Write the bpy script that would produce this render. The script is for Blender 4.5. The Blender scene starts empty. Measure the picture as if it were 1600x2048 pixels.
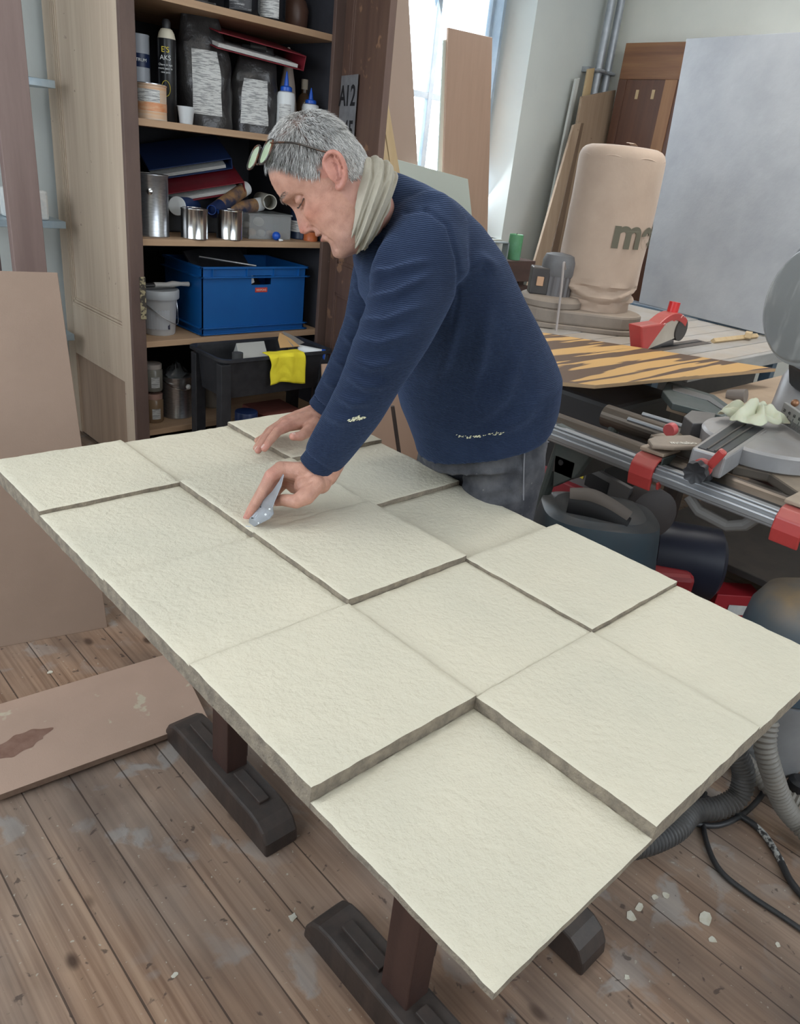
import bpy, bmesh, math, random
import numpy as np
from mathutils import Vector, Matrix, noise
random.seed(7); rng = np.random.default_rng(7)
SC = bpy.context.scene
COL = SC.collection
PI = math.pi
V = lambda *a: np.array(a, float)

# ------------------------------------------------------------------ camera
CAM = V(-0.4367, -1.7108, 1.4753); FPX = 1501.15
_y, _p, _r = [math.radians(a) for a in (45.5501, -24.8263, 6.6991)]
FW = V(math.cos(_p)*math.sin(_y), math.cos(_p)*math.cos(_y), math.sin(_p))
_rt = V(math.cos(_y), -math.sin(_y), 0); _up = np.cross(_rt, FW)
RT = math.cos(_r)*_rt + math.sin(_r)*_up
UP = -math.sin(_r)*_rt + math.cos(_r)*_up
cd = bpy.data.cameras.new('camera'); cam = bpy.data.objects.new('camera', cd); COL.objects.link(cam)
cd.sensor_fit = 'HORIZONTAL'; cd.sensor_width = 36; cd.lens = FPX/1600*36; cd.clip_start = .02
cam.matrix_world = Matrix(((RT[0], UP[0], -FW[0], CAM[0]), (RT[1], UP[1], -FW[1], CAM[1]), (RT[2], UP[2], -FW[2], CAM[2]), (0, 0, 0, 1)))
SC.camera = cam
def ray(x, y): return FW + RT*(x-800)/FPX - UP*(y-1024)/FPX
def AD(x, y, d): return CAM + ray(x, y)*d                       # point at a depth along the view
def AZ(x, y, z): d = ray(x, y); return CAM + d*(z-CAM[2])/d[2]   # point on a level
def AX(x, y, X): d = ray(x, y); return CAM + d*(X-CAM[0])/d[0]
def AY(x, y, Y): d = ray(x, y); return CAM + d*(Y-CAM[1])/d[1]

# ------------------------------------------------------------------ world, lights, exposure
W = bpy.data.worlds.new('world'); SC.world = W; W.use_nodes = True
bg = W.node_tree.nodes['Background']; bg.inputs[0].default_value = (.80, .90, 1, 1); bg.inputs[1].default_value = 3.0
SC.view_settings.view_transform = 'Standard'; SC.view_settings.look = 'None'
SC.view_settings.exposure = 0.0; SC.view_settings.gamma = 1; SC.view_settings.use_curve_mapping = False
def area(name, loc, target, sx, sy, power, col):
    l = bpy.data.lights.new(name, 'AREA'); l.shape = 'RECTANGLE'; l.size = sx; l.size_y = sy; l.energy = power; l.color = col
    o = bpy.data.objects.new(name, l); COL.objects.link(o); o.location = loc
    o.rotation_euler = (Vector(target)-Vector(loc)).to_track_quat('-Z', 'Y').to_euler(); return o
area('daylight_left_windows', (-2.02, 0.0, 2.0), (0.6, 0.1, 0.9), 3.4, 1.7, 33, (.86, .93, 1))
area('daylight_near_windows', (1.6, -4.0, 2.3), (1.8, 0, 0.8), 3.6, 1.6, 20, (.94, .97, 1))
area('daylight_back_window', (3.75, 2.50, 1.9), (1.6, -.4, .8), 1.0, 1.7, 72, (.85, .93, 1))
area('ceiling_lamp_left', (.6, -.4, 3.05), (.6, -.4, 0), 1.5, .5, 8, (1, .97, .9))
area('ceiling_lamp_right', (3.5, -.2, 3.05), (3.5, -.2, 0), 1.5, .5, 30, (1, .97, .92))

# ------------------------------------------------------------------ materials
MATS = {}
def mat(name, c, r=.6, m=0, c2=None, ns=6, st=(1, 1, 1), lo=.35, hi=.65, bump=0, bs=60, bst=(1, 1, 1), dust=None, dn=.5, spec=.5,
        trans=0, alpha=1, ior=1.45, sheen=0, c3=None, n3=20, t3=.62, sss=0):
    """surface: c to c2 by stretched noise, spots of c3, settled dust on faces that look up, fine bump"""
    if name in MATS: return MATS[name]
    M = bpy.data.materials.new(name); M.use_nodes = True; t = M.node_tree; n = t.nodes; L = t.links; b = n['Principled BSDF']
    b.inputs['Base Color'].default_value = (*c, 1); b.inputs['Roughness'].default_value = r; b.inputs['Metallic'].default_value = m
    b.inputs['Specular IOR Level'].default_value = spec
    if trans: b.inputs['Transmission Weight'].default_value = trans; b.inputs['IOR'].default_value = ior
    if alpha < 1: b.inputs['Alpha'].default_value = alpha
    if sheen: b.inputs['Sheen Weight'].default_value = sheen; b.inputs['Sheen Roughness'].default_value = .4
    if sss: b.inputs['Subsurface Weight'].default_value = sss; b.inputs['Subsurface Radius'].default_value = (.012, .004, .002); b.inputs['Subsurface Scale'].default_value = .35
    tc = n.new('ShaderNodeTexCoord')
    def nz(scale, stretch, det=5, rough=.6):
        mp = n.new('ShaderNodeMapping'); mp.inputs['Scale'].default_value = stretch; L.new(tc.outputs['Object'], mp.inputs[0])
        q = n.new('ShaderNodeTexNoise'); q.inputs['Scale'].default_value = scale; q.inputs['Detail'].default_value = det; q.inputs['Roughness'].default_value = rough
        L.new(mp.outputs[0], q.inputs[0]); return q.outputs[0]
    def ramp(v, a, bb, ca, cb):
        q = n.new('ShaderNodeValToRGB'); q.color_ramp.elements[0].position = a; q.color_ramp.elements[1].position = bb
        q.color_ramp.elements[0].color = (*ca, 1); q.color_ramp.elements[1].color = (*cb, 1); L.new(v, q.inputs[0]); return q.outputs[0]
    cur = None
    if c2: cur = ramp(nz(ns, st), lo, hi, c, c2)
    def mix(fac, a, bcol):
        q = n.new('ShaderNodeMix'); q.data_type = 'RGBA'; L.new(fac, q.inputs[0])
        if a is None: q.inputs[6].default_value = (*c, 1)
        else: L.new(a, q.inputs[6])
        q.inputs[7].default_value = (*bcol, 1); return q.outputs[2]
    if c3: cur = mix(ramp(nz(n3, (1, 1, 1), 3), t3, t3+.04, (0, 0, 0), (1, 1, 1)), cur, c3)
    if dust:
        g = n.new('ShaderNodeNewGeometry'); s = n.new('ShaderNodeSeparateXYZ'); L.new(g.outputs['Normal'], s.inputs[0])
        a = n.new('ShaderNodeMapRange'); a.inputs[1].default_value = .1; a.inputs[2].default_value = .9; a.inputs[4].default_value = dn*1.5; L.new(s.outputs[2], a.inputs[0])
        mu = n.new('ShaderNodeMath'); mu.operation = 'MULTIPLY'; mu.use_clamp = True; L.new(a.outputs[0], mu.inputs[0]); L.new(nz(9, (1, 1, 1)), mu.inputs[1])
        ad = n.new('ShaderNodeMath'); ad.operation = 'MULTIPLY_ADD'; L.new(mu.outputs[0], ad.inputs[0]); ad.inputs[1].default_value = 1.0; ad.inputs[2].default_value = dn*.22; ad.use_clamp = True
        cur = mix(ad.outputs[0], cur, dust)
    if cur is not None: L.new(cur, b.inputs['Base Color'])
    if bump:
        bp = n.new('ShaderNodeBump'); bp.inputs['Strength'].default_value = 1; bp.inputs['Distance'].default_value = bump
        L.new(nz(bs, bst, 4), bp.inputs['Height']); L.new(bp.outputs[0], b.inputs['Normal'])
    MATS[name] = M; return M
def wood(name, c, c2, ax='z', r=.6, sc=9, bump=.0006, c3=None, **k):
    st = {'x': (.06, 1, 1), 'y': (1, .06, 1), 'z': (1, 1, .06)}[ax]
    return mat(name, c, r, c2=c2, ns=sc*2.2, st=st, lo=.3, hi=.7, bump=bump, bs=60, bst=st, c3=c3, n3=14, t3=.70, **k)

# ------------------------------------------------------------------ geometry
ORG = {}
class G:
    def __init__(s): s.v = []; s.f = []; s.M = None; s.n = 0
    def add(s, vs, fs):
        vs = np.asarray(vs, float).reshape(-1, 3)
        if s.M is not None: vs = vs @ s.M[:3, :3].T + s.M[:3, 3]
        s.v.append(vs); k = s.n; s.f += [tuple(i+k for i in q) for q in fs]; s.n += len(vs); return s
    def box(s, c, d, R=None):
        c = V(*c); h = V(*d)/2
        vs = np.array([(x, y, z) for x in (-1, 1) for y in (-1, 1) for z in (-1, 1)], float)*h
        if R is not None: vs = vs @ np.asarray(R).T
        return s.add(vs+c, [(0, 1, 3, 2), (4, 6, 7, 5), (0, 4, 5, 1), (2, 3, 7, 6), (0, 2, 6, 4), (1, 5, 7, 3)])
    def bb(s, x0, x1, y0, y1, z0, z1): return s.box(((x0+x1)/2, (y0+y1)/2, (z0+z1)/2), (x1-x0, y1-y0, z1-z0))
    def tube(s, pts, r, n=12, caps=True, sq=1.0, ref=None):
        P = np.array(pts, float); k = len(P); r = np.broadcast_to(np.asarray(r, float), (k,)) if np.ndim(r) < 2 else np.asarray(r, float)
        T = np.gradient(P, axis=0); T /= np.linalg.norm(T, axis=1)[:, None]+1e-12
        u = np.cross(T[0], ref if ref is not None else (V(0, 0, 1) if abs(T[0][2]) < .9 else V(1, 0, 0))); u /= np.linalg.norm(u)
        a = np.arange(n)*2*PI/n; vs = []
        for i in range(k):
            u = u-T[i]*(u@T[i]); u /= np.linalg.norm(u); w = np.cross(T[i], u)
            ru, rw = (r[i], r[i]*sq) if r.ndim == 1 else r[i]
            vs.append(P[i]+np.outer(np.cos(a), u)*ru+np.outer(np.sin(a), w)*rw)
        fs = [(i*n+j, i*n+(j+1) % n, (i+1)*n+(j+1) % n, (i+1)*n+j) for i in range(k-1) for j in range(n)]
        if caps: fs += [tuple(range(n))[::-1], tuple((k-1)*n+j for j in range(n))]
        return s.add(np.concatenate(vs), fs)
    def cyl(s, p0, p1, r, r1=None, n=24): return s.tube([p0, p1], [r, r if r1 is None else r1], n)
    def cap(s, p0, p1, r0, r1, n=16):                    # round ended limb piece
        p0 = V(*p0); p1 = V(*p1); d = p1-p0; L = np.linalg.norm(d)+1e-9; d = d/L; P = []; R = []
        for t in (.99, .8, .55, .28): P.append(p0-d*r0*t); R.append(r0*math.sqrt(1-t*t))
        P.append(p0); R.append(r0); P.append(p1); R.append(r1)
        for t in (.28, .55, .8, .99): P.append(p1+d*r1*t); R.append(r1*math.sqrt(1-t*t))
        return s.tube(P, R, n)
    def lathe(s, prof, c=(0, 0, 0), n=32, axis=None, sy=1):
        c = V(*c); a = np.arange(n)*2*PI/n; vs = []
        if axis is None: X, Y, Z = V(1, 0, 0), V(0, 1, 0), V(0, 0, 1)
        else:
            Z = V(*axis); Z /= np.linalg.norm(Z); X = np.cross(V(0, 0, 1) if abs(Z[2]) < .9 else V(1, 0, 0), Z); X /= np.linalg.norm(X); Y = np.cross(Z, X)
        for r, z in prof: vs.append(c+np.outer(np.cos(a)*r, X)+np.outer(np.sin(a)*r*sy, Y)+Z*z)
        k = len(prof); fs = [(i*n+j, i*n+(j+1) % n, (i+1)*n+(j+1) % n, (i+1)*n+j) for i in range(k-1) for j in range(n)]
        fs += [tuple(range(n))[::-1], tuple((k-1)*n+j for j in range(n))]
        return s.add(np.concatenate(vs), fs)
    def prism(s, poly, dvec):
        P = np.array(poly, float); d = V(*dvec); n = len(P)
        return s.add(np.concatenate([P, P+d]), [tuple(range(n))[::-1], tuple(range(n, 2*n))]+[(i, (i+1) % n, (i+1) % n+n, i+n) for i in range(n)])
    def slab(s, p0, p1, p3, th):                         # board from a corner, its two neighbours and a thickness (+ = away from the normal)
        p0, p1, p3 = V(*p0), V(*p1), V(*p3); nn = np.cross(p1-p0, p3-p0); nn /= np.linalg.norm(nn)
        return s.prism([p0, p1, p1+p3-p0, p3], -nn*th)
    def ell(s, c, rad, R=None, n=20, m=12):
        vs = []; 
        for i in range(m+1):
            t = PI*i/m
            t = min(max(t, .02), PI-.02)
            for j in range(n): p = 2*PI*j/n; vs.append((math.sin(t)*math.cos(p)*rad[0], math.sin(t)*math.sin(p)*rad[1], math.cos(t)*rad[2]))
        vs = np.array(vs)
        if R is not None: vs = vs @ np.asarray(R).T
        fs = [(i*n+j, (i+1)*n+j, (i+1)*n+(j+1) % n, i*n+(j+1) % n) for i in range(m) for j in range(n)]+[tuple(range(n)), tuple(m*n+j for j in range(n))[::-1]]
        return s.add(vs+V(*c), fs)
    def grid(s, fn, nu, nv, cu=False):
        vs = [fn(i/(nu if cu else nu-1), j/(nv-1)) for j in range(nv) for i in range(nu)]
        fs = [(j*nu+i, j*nu+(i+1) % nu, (j+1)*nu+(i+1) % nu, (j+1)*nu+i) for j in range(nv-1) for i in range(nu if cu else nu-1)]
        return s.add(vs, fs)
    def build(s, name, m, parent=None, bev=0, smooth=None, origin=None, **tags):
        vs = np.concatenate(s.v)
        if parent is not None: org = ORG[parent]
        elif origin is not None: org = V(*origin)
        else: lo, hi = vs.min(0), vs.max(0); org = V((lo[0]+hi[0])/2, (lo[1]+hi[1])/2, lo[2])
        me = bpy.data.meshes.new(name); me.from_pydata((vs-org).tolist(), [], s.f); me.validate(); me.update()
        bm = bmesh.new(); bm.from_mesh(me); bmesh.ops.recalc_face_normals(bm, faces=bm.faces); bm.to_mesh(me); bm.free()
        for mm in (m if isinstance(m, (list, tuple)) else [m]): me.materials.append(mm)
        o = bpy.data.objects.new(name, me); COL.objects.link(o)
        if parent is not None: o.parent = parent
        else: o.location = org
        ORG[o] = org
        if bev: b = o.modifiers.new('bevel', 'BEVEL'); b.width = bev; b.segments = 2; b.limit_method = 'ANGLE'; b.angle_limit = .6
        if smooth or (smooth is None and not bev and len(s.f) > 40): sm(o)
        for k, v in tags.items(): o[k] = v
        return o
def sm(o, ang=40):
    me = o.data; me.polygons.foreach_set('use_smooth', [True]*len(me.polygons))
    try: me.set_sharp_from_angle(angle=math.radians(ang))
    except Exception: pass
def thing(name, label, category, loc, group=None):
    o = bpy.data.objects.new(name, None); COL.objects.link(o); o.location = loc; o.empty_display_size = .05
    o['label'] = label; o['category'] = category
    if group: o['group'] = group
    ORG[o] = V(*loc); return o
def tg(label, category, group=None):
    d = dict(label=label, category=category)
    if group: d['group'] = group
    return d
def dup(o, delta, rz=0, label=None, parent=None):
    c = o.copy(); COL.objects.link(c)
    if parent is None: c.location = Vector(o.location)+Vector(delta); c.rotation_euler = (0, 0, rz); ORG[c] = ORG[o]+V(*delta)
    else: c.parent = parent; ORG[c] = ORG[parent]
    if label: c['label'] = label
    for ch in list(o.children): dup(ch, (0, 0, 0), 0, None, c)
    return c
STR = dict(kind='structure')
def cr(pts, n=8):                                        # smooth path through points
    P = [V(*p) for p in pts]; P = [2*P[0]-P[1]]+P+[2*P[-1]-P[-2]]; out = []
    for i in range(1, len(P)-2):
        for k in range(n):
            t = k/n; a, b, c, d = P[i-1:i+3]
            out.append(.5*((2*b)+(c-a)*t+(2*a-5*b+4*c-d)*t*t+(3*b-a-3*c+d)*t**3))
    out.append(P[-2]); return np.array(out)
def hose(g, pts, r, pitch=.011, depth=.16, n=16):
    P = cr(pts, 24); seg = np.linalg.norm(np.diff(P, axis=0), axis=1); s = np.concatenate([[0], np.cumsum(seg)]); k = int(s[-1]/(pitch/4))
    q = np.linspace(0, s[-1], k); Q = np.stack([np.interp(q, s, P[:, i]) for i in range(3)], 1)
    return g.tube(Q, r*(1-depth*(.5+.5*np.cos(q/pitch*2*PI))), n)
def text(body, size, p, xd, yd, m, parent, name='lettering', ext=.0006, bold=0, bend=None, align='CENTER', label=None, sub=0):
    cu = bpy.data.curves.new('t', 'FONT'); cu.body = body; cu.size = size; cu.extrude = ext; cu.offset = bold; cu.align_x = align; cu.align_y = 'CENTER'
    t = bpy.data.objects.new('t', cu); COL.objects.link(t)
    dg = bpy.context.evaluated_depsgraph_get(); me = bpy.data.meshes.new_from_object(t.evaluated_get(dg)); bpy.data.objects.remove(t)
    if sub:
        bm = bmesh.new(); bm.from_mesh(me); bmesh.ops.triangulate(bm, faces=bm.faces)
        bmesh.ops.subdivide_edges(bm, edges=[e for e in bm.edges if e.calc_length() > size*.08], cuts=sub, use_grid_fill=True); bm.to_mesh(me); bm.free()
    vs = np.array([v.co for v in me.vertices]); xd = V(*xd); yd = V(*yd); xd /= np.linalg.norm(xd); yd /= np.linalg.norm(yd); zd = np.cross(xd, yd)
    w = bend(vs) if bend else V(*p)+np.outer(vs[:, 0], xd)+np.outer(vs[:, 1], yd)+np.outer(vs[:, 2], zd)
    g = G(); g.add(w, [tuple(f.vertices) for f in me.polygons])
    o = g.build(name, m, parent)
    if label: o['label'] = label
    return o
# ------------------------------------------------------------------ setting
PLASTER = mat('wall_plaster', (.80, .79, .71), .85, c2=(.74, .74, .67), ns=2, bump=.002, bs=14)
GREYPL = mat('wall_plaster_grey', (.66, .69, .66), .8, c2=(.62, .65, .63), ns=2, bump=.002, bs=10)
def floor_mat():
    M = bpy.data.materials.new('floor_boards'); M.use_nodes = True; t = M.node_tree; n = t.nodes; L = t.links; b = n['Principled BSDF']
    tc = n.new('ShaderNodeTexCoord'); sp = n.new('ShaderNodeSeparateXYZ'); L.new(tc.outputs['Object'], sp.inputs[0])
    def mth(op, a, bb=None, c=None, cl=False):
        q = n.new('ShaderNodeMath'); q.operation = op; q.use_clamp = cl
        for i, x in enumerate((a, bb, c)):
            if x is None: continue
            if isinstance(x, (int, float)): q.inputs[i].default_value = x
            else: L.new(x, q.inputs[i])
        return q.outputs[0]
    def nz(scale, st, det=5, dist=0, off=None):
        mp = n.new('ShaderNodeMapping'); mp.inputs['Scale'].default_value = st; L.new(tc.outputs['Object'], mp.inputs[0])
        if off is not None: L.new(off, mp.inputs['Location'])
        q = n.new('ShaderNodeTexNoise'); q.inputs['Scale'].default_value = scale; q.inputs['Detail'].default_value = det; q.inputs['Distortion'].default_value = dist
        L.new(mp.outputs[0], q.inputs[0]); return q.outputs[0]
    def rp(v, stops):
        q = n.new('ShaderNodeValToRGB'); e = q.color_ramp.elements
        while len(e) < len(stops): e.new(.5)
        for i, (p, c) in enumerate(stops): e[i].position = p; e[i].color = (*c, 1)
        L.new(v, q.inputs[0]); return q.outputs[0]
    def mix(f, a, c, mode='MIX'):
        q = n.new('ShaderNodeMix'); q.data_type = 'RGBA'; q.blend_type = mode
        if isinstance(f, float): q.inputs[0].default_value = f
        else: L.new(f, q.inputs[0])
        for i, x in ((6, a), (7, c)):
            if isinstance(x, tuple): q.inputs[i].default_value = (*x, 1)
            else: L.new(x, q.inputs[i])
        return q.outputs[2]
    u = mth('DIVIDE', mth('SUBTRACT', sp.outputs[0], .034), .109); idx = mth('FLOOR', u); fr = mth('FRACT', u)
    wn = n.new('ShaderNodeTexWhiteNoise'); wn.noise_dimensions = '1D'; L.new(idx, wn.inputs['W'])
    cb = n.new('ShaderNodeCombineXYZ'); L.new(mth('MULTIPLY', wn.outputs[0], 37.0), cb.inputs[1]); L.new(mth('MULTIPLY', wn.outputs[0], 11.0), cb.inputs[2])
    g1 = nz(24, (1, .045, 1), 6, .6, cb.outputs[0]); g2 = nz(110, (1, .02, 1), 3, .2, cb.outputs[0])
    base = rp(g1, [(.28, (.15, .080, .048)), (.5, (.30, .175, .11)), (.75, (.46, .30, .195))])
    base = mix(.35, base, rp(g2, [(.35, (.10, .06, .04)), (.6, (.42, .30, .21))]))
    base = mix(mth('MULTIPLY', wn.outputs[0], .35), base, (.26, .17, .12))
    big = nz(2.3, (1, .6, 1), 6)
    base = mix(rp(big, [(.40, (0, 0, 0)), (.68, (.62, .62, .62))]), base, (.27, .235, .205))     # worn grey patches
    vo = n.new('ShaderNodeTexVoronoi'); vo.inputs['Scale'].default_value = 6.5; mp = n.new('ShaderNodeMapping'); mp.inputs['Scale'].default_value = (1, .55, 1)
    L.new(tc.outputs['Object'], mp.inputs[0]); L.new(mp.outputs[0], vo.inputs[0])
    base = mix(rp(vo.outputs['Distance'], [(.045, (.85, .85, .85)), (.10, (0, 0, 0))]), base, (.045, .022, .014))   # knots
    sp1 = nz(9, (1, 1, 1), 5, .4); sp2 = nz(2.0, (1, 1, 1), 2)
    pm = mth('MULTIPLY', rp(sp1, [(.56, (0, 0, 0)), (.62, (1, 1, 1))]), rp(sp2, [(.40, (0, 0, 0)), (.6, (1, 1, 1))]))
    base = mix(mth('MULTIPLY', pm, .55), base, (.36, .36, .35))                          # plaster spills
    sp3 = nz(75, (1, 1, 1), 2); base = mix(rp(sp3, [(.70, (0, 0, 0)), (.73, (.8, .8, .8))]), base, (.46, .42, .34))
    seam = mth('LESS_THAN', mth('MINIMUM', fr, mth('SUBTRACT', 1.0, fr)), mth('MULTIPLY_ADD', nz(7, (1, 1, 1), 3), .030, .001))
    grm = nz(4.2, (1, .5, 1), 7, .3); base = mix(rp(grm, [(.46, (0, 0, 0)), (.72, (.75, .75, .75))]), base, (.085, .055, .042))
    sp4 = nz(34, (1, 1, 1), 4, .5); base = mix(rp(sp4, [(.66, (0, 0, 0)), (.70, (.7, .7, .7))]), base, (.05, .035, .03))
    base = mix(mth('MULTIPLY', seam, .8), base, (.04, .026, .020))
    L.new(base, b.inputs['Base Color']); b.inputs['Roughness'].default_value = .62; b.inputs['Specular IOR Level'].default_value = .35
    bp = n.new('ShaderNodeBump'); bp.inputs['Distance'].default_value = .0025; h = mth('SUBTRACT', mth('MULTIPLY_ADD', g1, .4, mth('MULTIPLY', pm, .4)), seam)
    L.new(h, bp.inputs['Height']); L.new(bp.outputs[0], b.inputs['Normal']); return M
X0, X1, Y0, Y1, ZC = -2.1, 5.25, -4.1, 2.3, 3.2
G().bb(X0-.2, X1+.2, Y0-.2, Y1+.4, -.1, 0).build('floor', floor_mat(), origin=(0, 0, 0), **STR)
G().bb(X0-.2, X1+.2, Y0-.2, Y1+.4, ZC, ZC+.1).build('ceiling', mat('ceiling_white', (.72, .72, .70), .9), origin=(0, 0, ZC), **STR)
G().bb(X1, X1+.2, Y0, Y1+.3, 0, ZC).build('wall_right', PLASTER, origin=(X1, 0, 0), **STR)
# window openings in the left and the near wall let daylight in; the back wall holds the window in the picture
g = G(); g.bb(X0-.2, X0, Y0, Y1+.3, 0, 1.1); g.bb(X0-.2, X0, Y0, Y1+.3, 2.95, ZC); g.bb(X0-.2, X0, Y0, -1.8, 1.1, 2.95); g.bb(X0-.2, X0, 1.8, Y1+.3, 1.1, 2.95); g.build('wall_left', PLASTER, origin=(X0, 0, 0), **STR)
g = G(); g.bb(X0, X1, Y0-.2, Y0, 0, 1.3); g.bb(X0, X1, Y0-.2, Y0, 3.1, ZC); g.bb(X0, -.3, Y0-.2, Y0, 1.3, 3.1); g.bb(3.5, X1, Y0-.2, Y0, 1.3, 3.1); g.build('wall_near', PLASTER, origin=(0, Y0, 0), **STR)
WX0, WX1, WZ0, WZ1 = 2.95, 4.30, 1.03, 2.95
YB = 2.2
g = G(); g.bb(X0, X1, YB, YB+.32, 0, WZ0); g.bb(X0, X1, YB, YB+.32, WZ1, ZC)
g.bb(X0, WX0, YB, YB+.32, WZ0, WZ1)
g.prism([(WX1, YB, WZ0), (X1, YB, WZ0), (X1, YB+.32, WZ0), (WX1-.10, YB+.32, WZ0)], (0, 0, WZ1-WZ0))
g.build('wall_back', GREYPL, origin=(0, YB, 0), **STR)
WF = mat('window_metal', (.26, .34, .42), .5, c2=(.33, .41, .48), ns=12)
w = thing('window_1', 'grey-blue metal framed window behind the leaning boards', 'window', (3.6, YB+.25, WZ0)); w['kind'] = 'structure'
del w['label'], w['category']
yw = YB+.24
g = G()
for x in (WX0+.02, 3.60, 4.12): g.bb(x-.022, x+.022, yw-.02, yw+.02, WZ0, WZ1)
for z in (WZ0+.02, 1.90, WZ1-.02): g.bb(WX0, WX1-.08, yw-.018, yw+.018, z-.02, z+.02)
g.build('window_frame', WF, w, bev=.003)
g = G(); g.bb(4.12, 4.145, yw-.10, yw-.02, WZ0+.05, WZ1); g.bb(4.17, 4.20, yw-.05, yw+.02, WZ0, WZ1); g.cyl((4.13, yw-.12, 1.72), (4.13, yw-.10, 1.72), .012); g.build('window_casement', WF, w)
gl = mat('frosted_glass', (.95, .98, 1), .25, trans=1, ior=1.2)
G().bb(WX0+.03, WX1-.1, yw-.002, yw+.002, WZ0+.02, WZ1-.02).build('pane', gl, w)
G().bb(WX0, WX1-.02, YB-.03, YB+.20, WZ0-.03, WZ0).build('window_sill', mat('sill_paint', (.55, .57, .53), .6), w, bev=.004)
# two conduit pipes in the corner with a clamp
pm = mat('zinc_pipe', (.36, .39, .43), .45, .5, c2=(.45, .48, .52), ns=20)
for i, x in enumerate((5.02, 5.14)):
    g = G(); g.cyl((x, YB-.09, .0), (x, YB-.09, ZC), .028); o = g.build('conduit_pipe', pm, **tg('grey conduit pipe in the back corner, the %s of the two' % ('left', 'right')[i], 'pipe', 'conduit pipes in the corner'))
t = thing('pipe_bracket', 'grey metal bracket clamping the two corner conduit pipes', 'bracket', (5.08, YB-.03, 2.22))
G().bb(4.93, 5.24, YB-.06, YB, 2.235, 2.27).build('rail', pm, t, bev=.002)
for x in (5.02, 5.14): g = G(); g.tube([(x-.045, YB-.07, 2.25), (x-.04, YB-.125, 2.25), (x, YB-.135, 2.25), (x+.04, YB-.125, 2.25), (x+.045, YB-.07, 2.25)], .012, 8); g.build('clamp', pm, t)
# ------------------------------------------------------------------ the relief panel on its trestles
S = .3; SY = .297; TZ = .78
CREAM = mat('plaster_cream', (.70, .640, .505), .80, c2=(.62, .580, .465), ns=3.2, lo=.3, hi=.72, bump=.0032, bs=80)
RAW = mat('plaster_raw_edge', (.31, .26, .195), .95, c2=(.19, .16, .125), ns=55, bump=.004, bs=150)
TH = [[5, -3, 8], [-4, 9, -3], [1, 12, -14], [5, -1, 6], [-19, 2, -3]]
panel = thing('relief_panel', 'large pale plaster relief panel of fifteen stepped square tiles lying on two trestles', 'panel', (.45, -.74, .742))
g = G(); g.bb(.012, .888, -5*SY+.012, -.012, .742, .756); g.build('backing_board', RAW, panel, bev=.002)
def tile(j, i, h):
    x0, x1, y1, y0 = i*S, (i+1)*S, -j*SY, -(j+1)*SY; zb = .749; zt = TZ+h/1000; n = 22; b = .003; r = random.Random(j*3+i)
    def wob(x, y, a=.0012): return a*noise.noise(Vector((x*28, y*28, j+i*.3)))+a*.6*noise.noise(Vector((x*80, y*80, 2.)))
    g = G(); vs = []; top = []
    us = [0]+[b/S]+[k/(n-1) for k in range(1, n-1)]+[1-b/S, 1]
    cx, cy = x0+S*r.uniform(.3, .7), y0+SY*r.uniform(.3, .7)
    for v in us:
        for u in us:
            x = x0+u*S; y = y0+v*SY; e = min(u, 1-u, v, 1-v) < .001
            rr = math.hypot(x-cx, y-cy)
            z = zt+wob(x, y)+.0003*math.sin(rr*260+3*noise.noise(Vector((x*6, y*6, 0))))-(.0016 if e else 0)
            vs.append((x+(wob(y, x, .0012) if e else 0), y+(wob(x, y+3, .0012) if e else 0), z))
    m = len(us); fs = [(q*m+p, q*m+p+1, (q+1)*m+p+1, (q+1)*m+p) for q in range(m-1) for p in range(m-1)]
    ring = [k for k in range(m)]+[k*m+m-1 for k in range(1, m)]+[(m-1)*m+k for k in range(m-2, -1, -1)]+[k*m for k in range(m-2, 0, -1)]
    nt = len(fs); base = len(vs)
    mid = [(vs[k][0]+.0012*noise.noise(Vector((vs[k][0]*150, vs[k][1]*150, 5))), vs[k][1]+.0012*noise.noise(Vector((vs[k][0]*150, 9, vs[k][1]*150))), (zb+zt)/2) for k in ring]
    low = [(vs[k][0], vs[k][1], zb) for k in ring]; R = len(ring)
    vs += mid+low
    for k in range(R):
        k2 = (k+1) % R; fs += [(ring[k], base+k, base+k2, ring[k2]), (base+k, base+R+k, base+R+k2, base+k2)]
    fs.append(tuple(base+R+k for k in range(R)))
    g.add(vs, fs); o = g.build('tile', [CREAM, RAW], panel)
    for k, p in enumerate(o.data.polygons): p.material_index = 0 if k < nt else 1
    sm(o, 32)
for j in range(5):
    for i in range(3): tile(j, i, TH[j][i])

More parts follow.
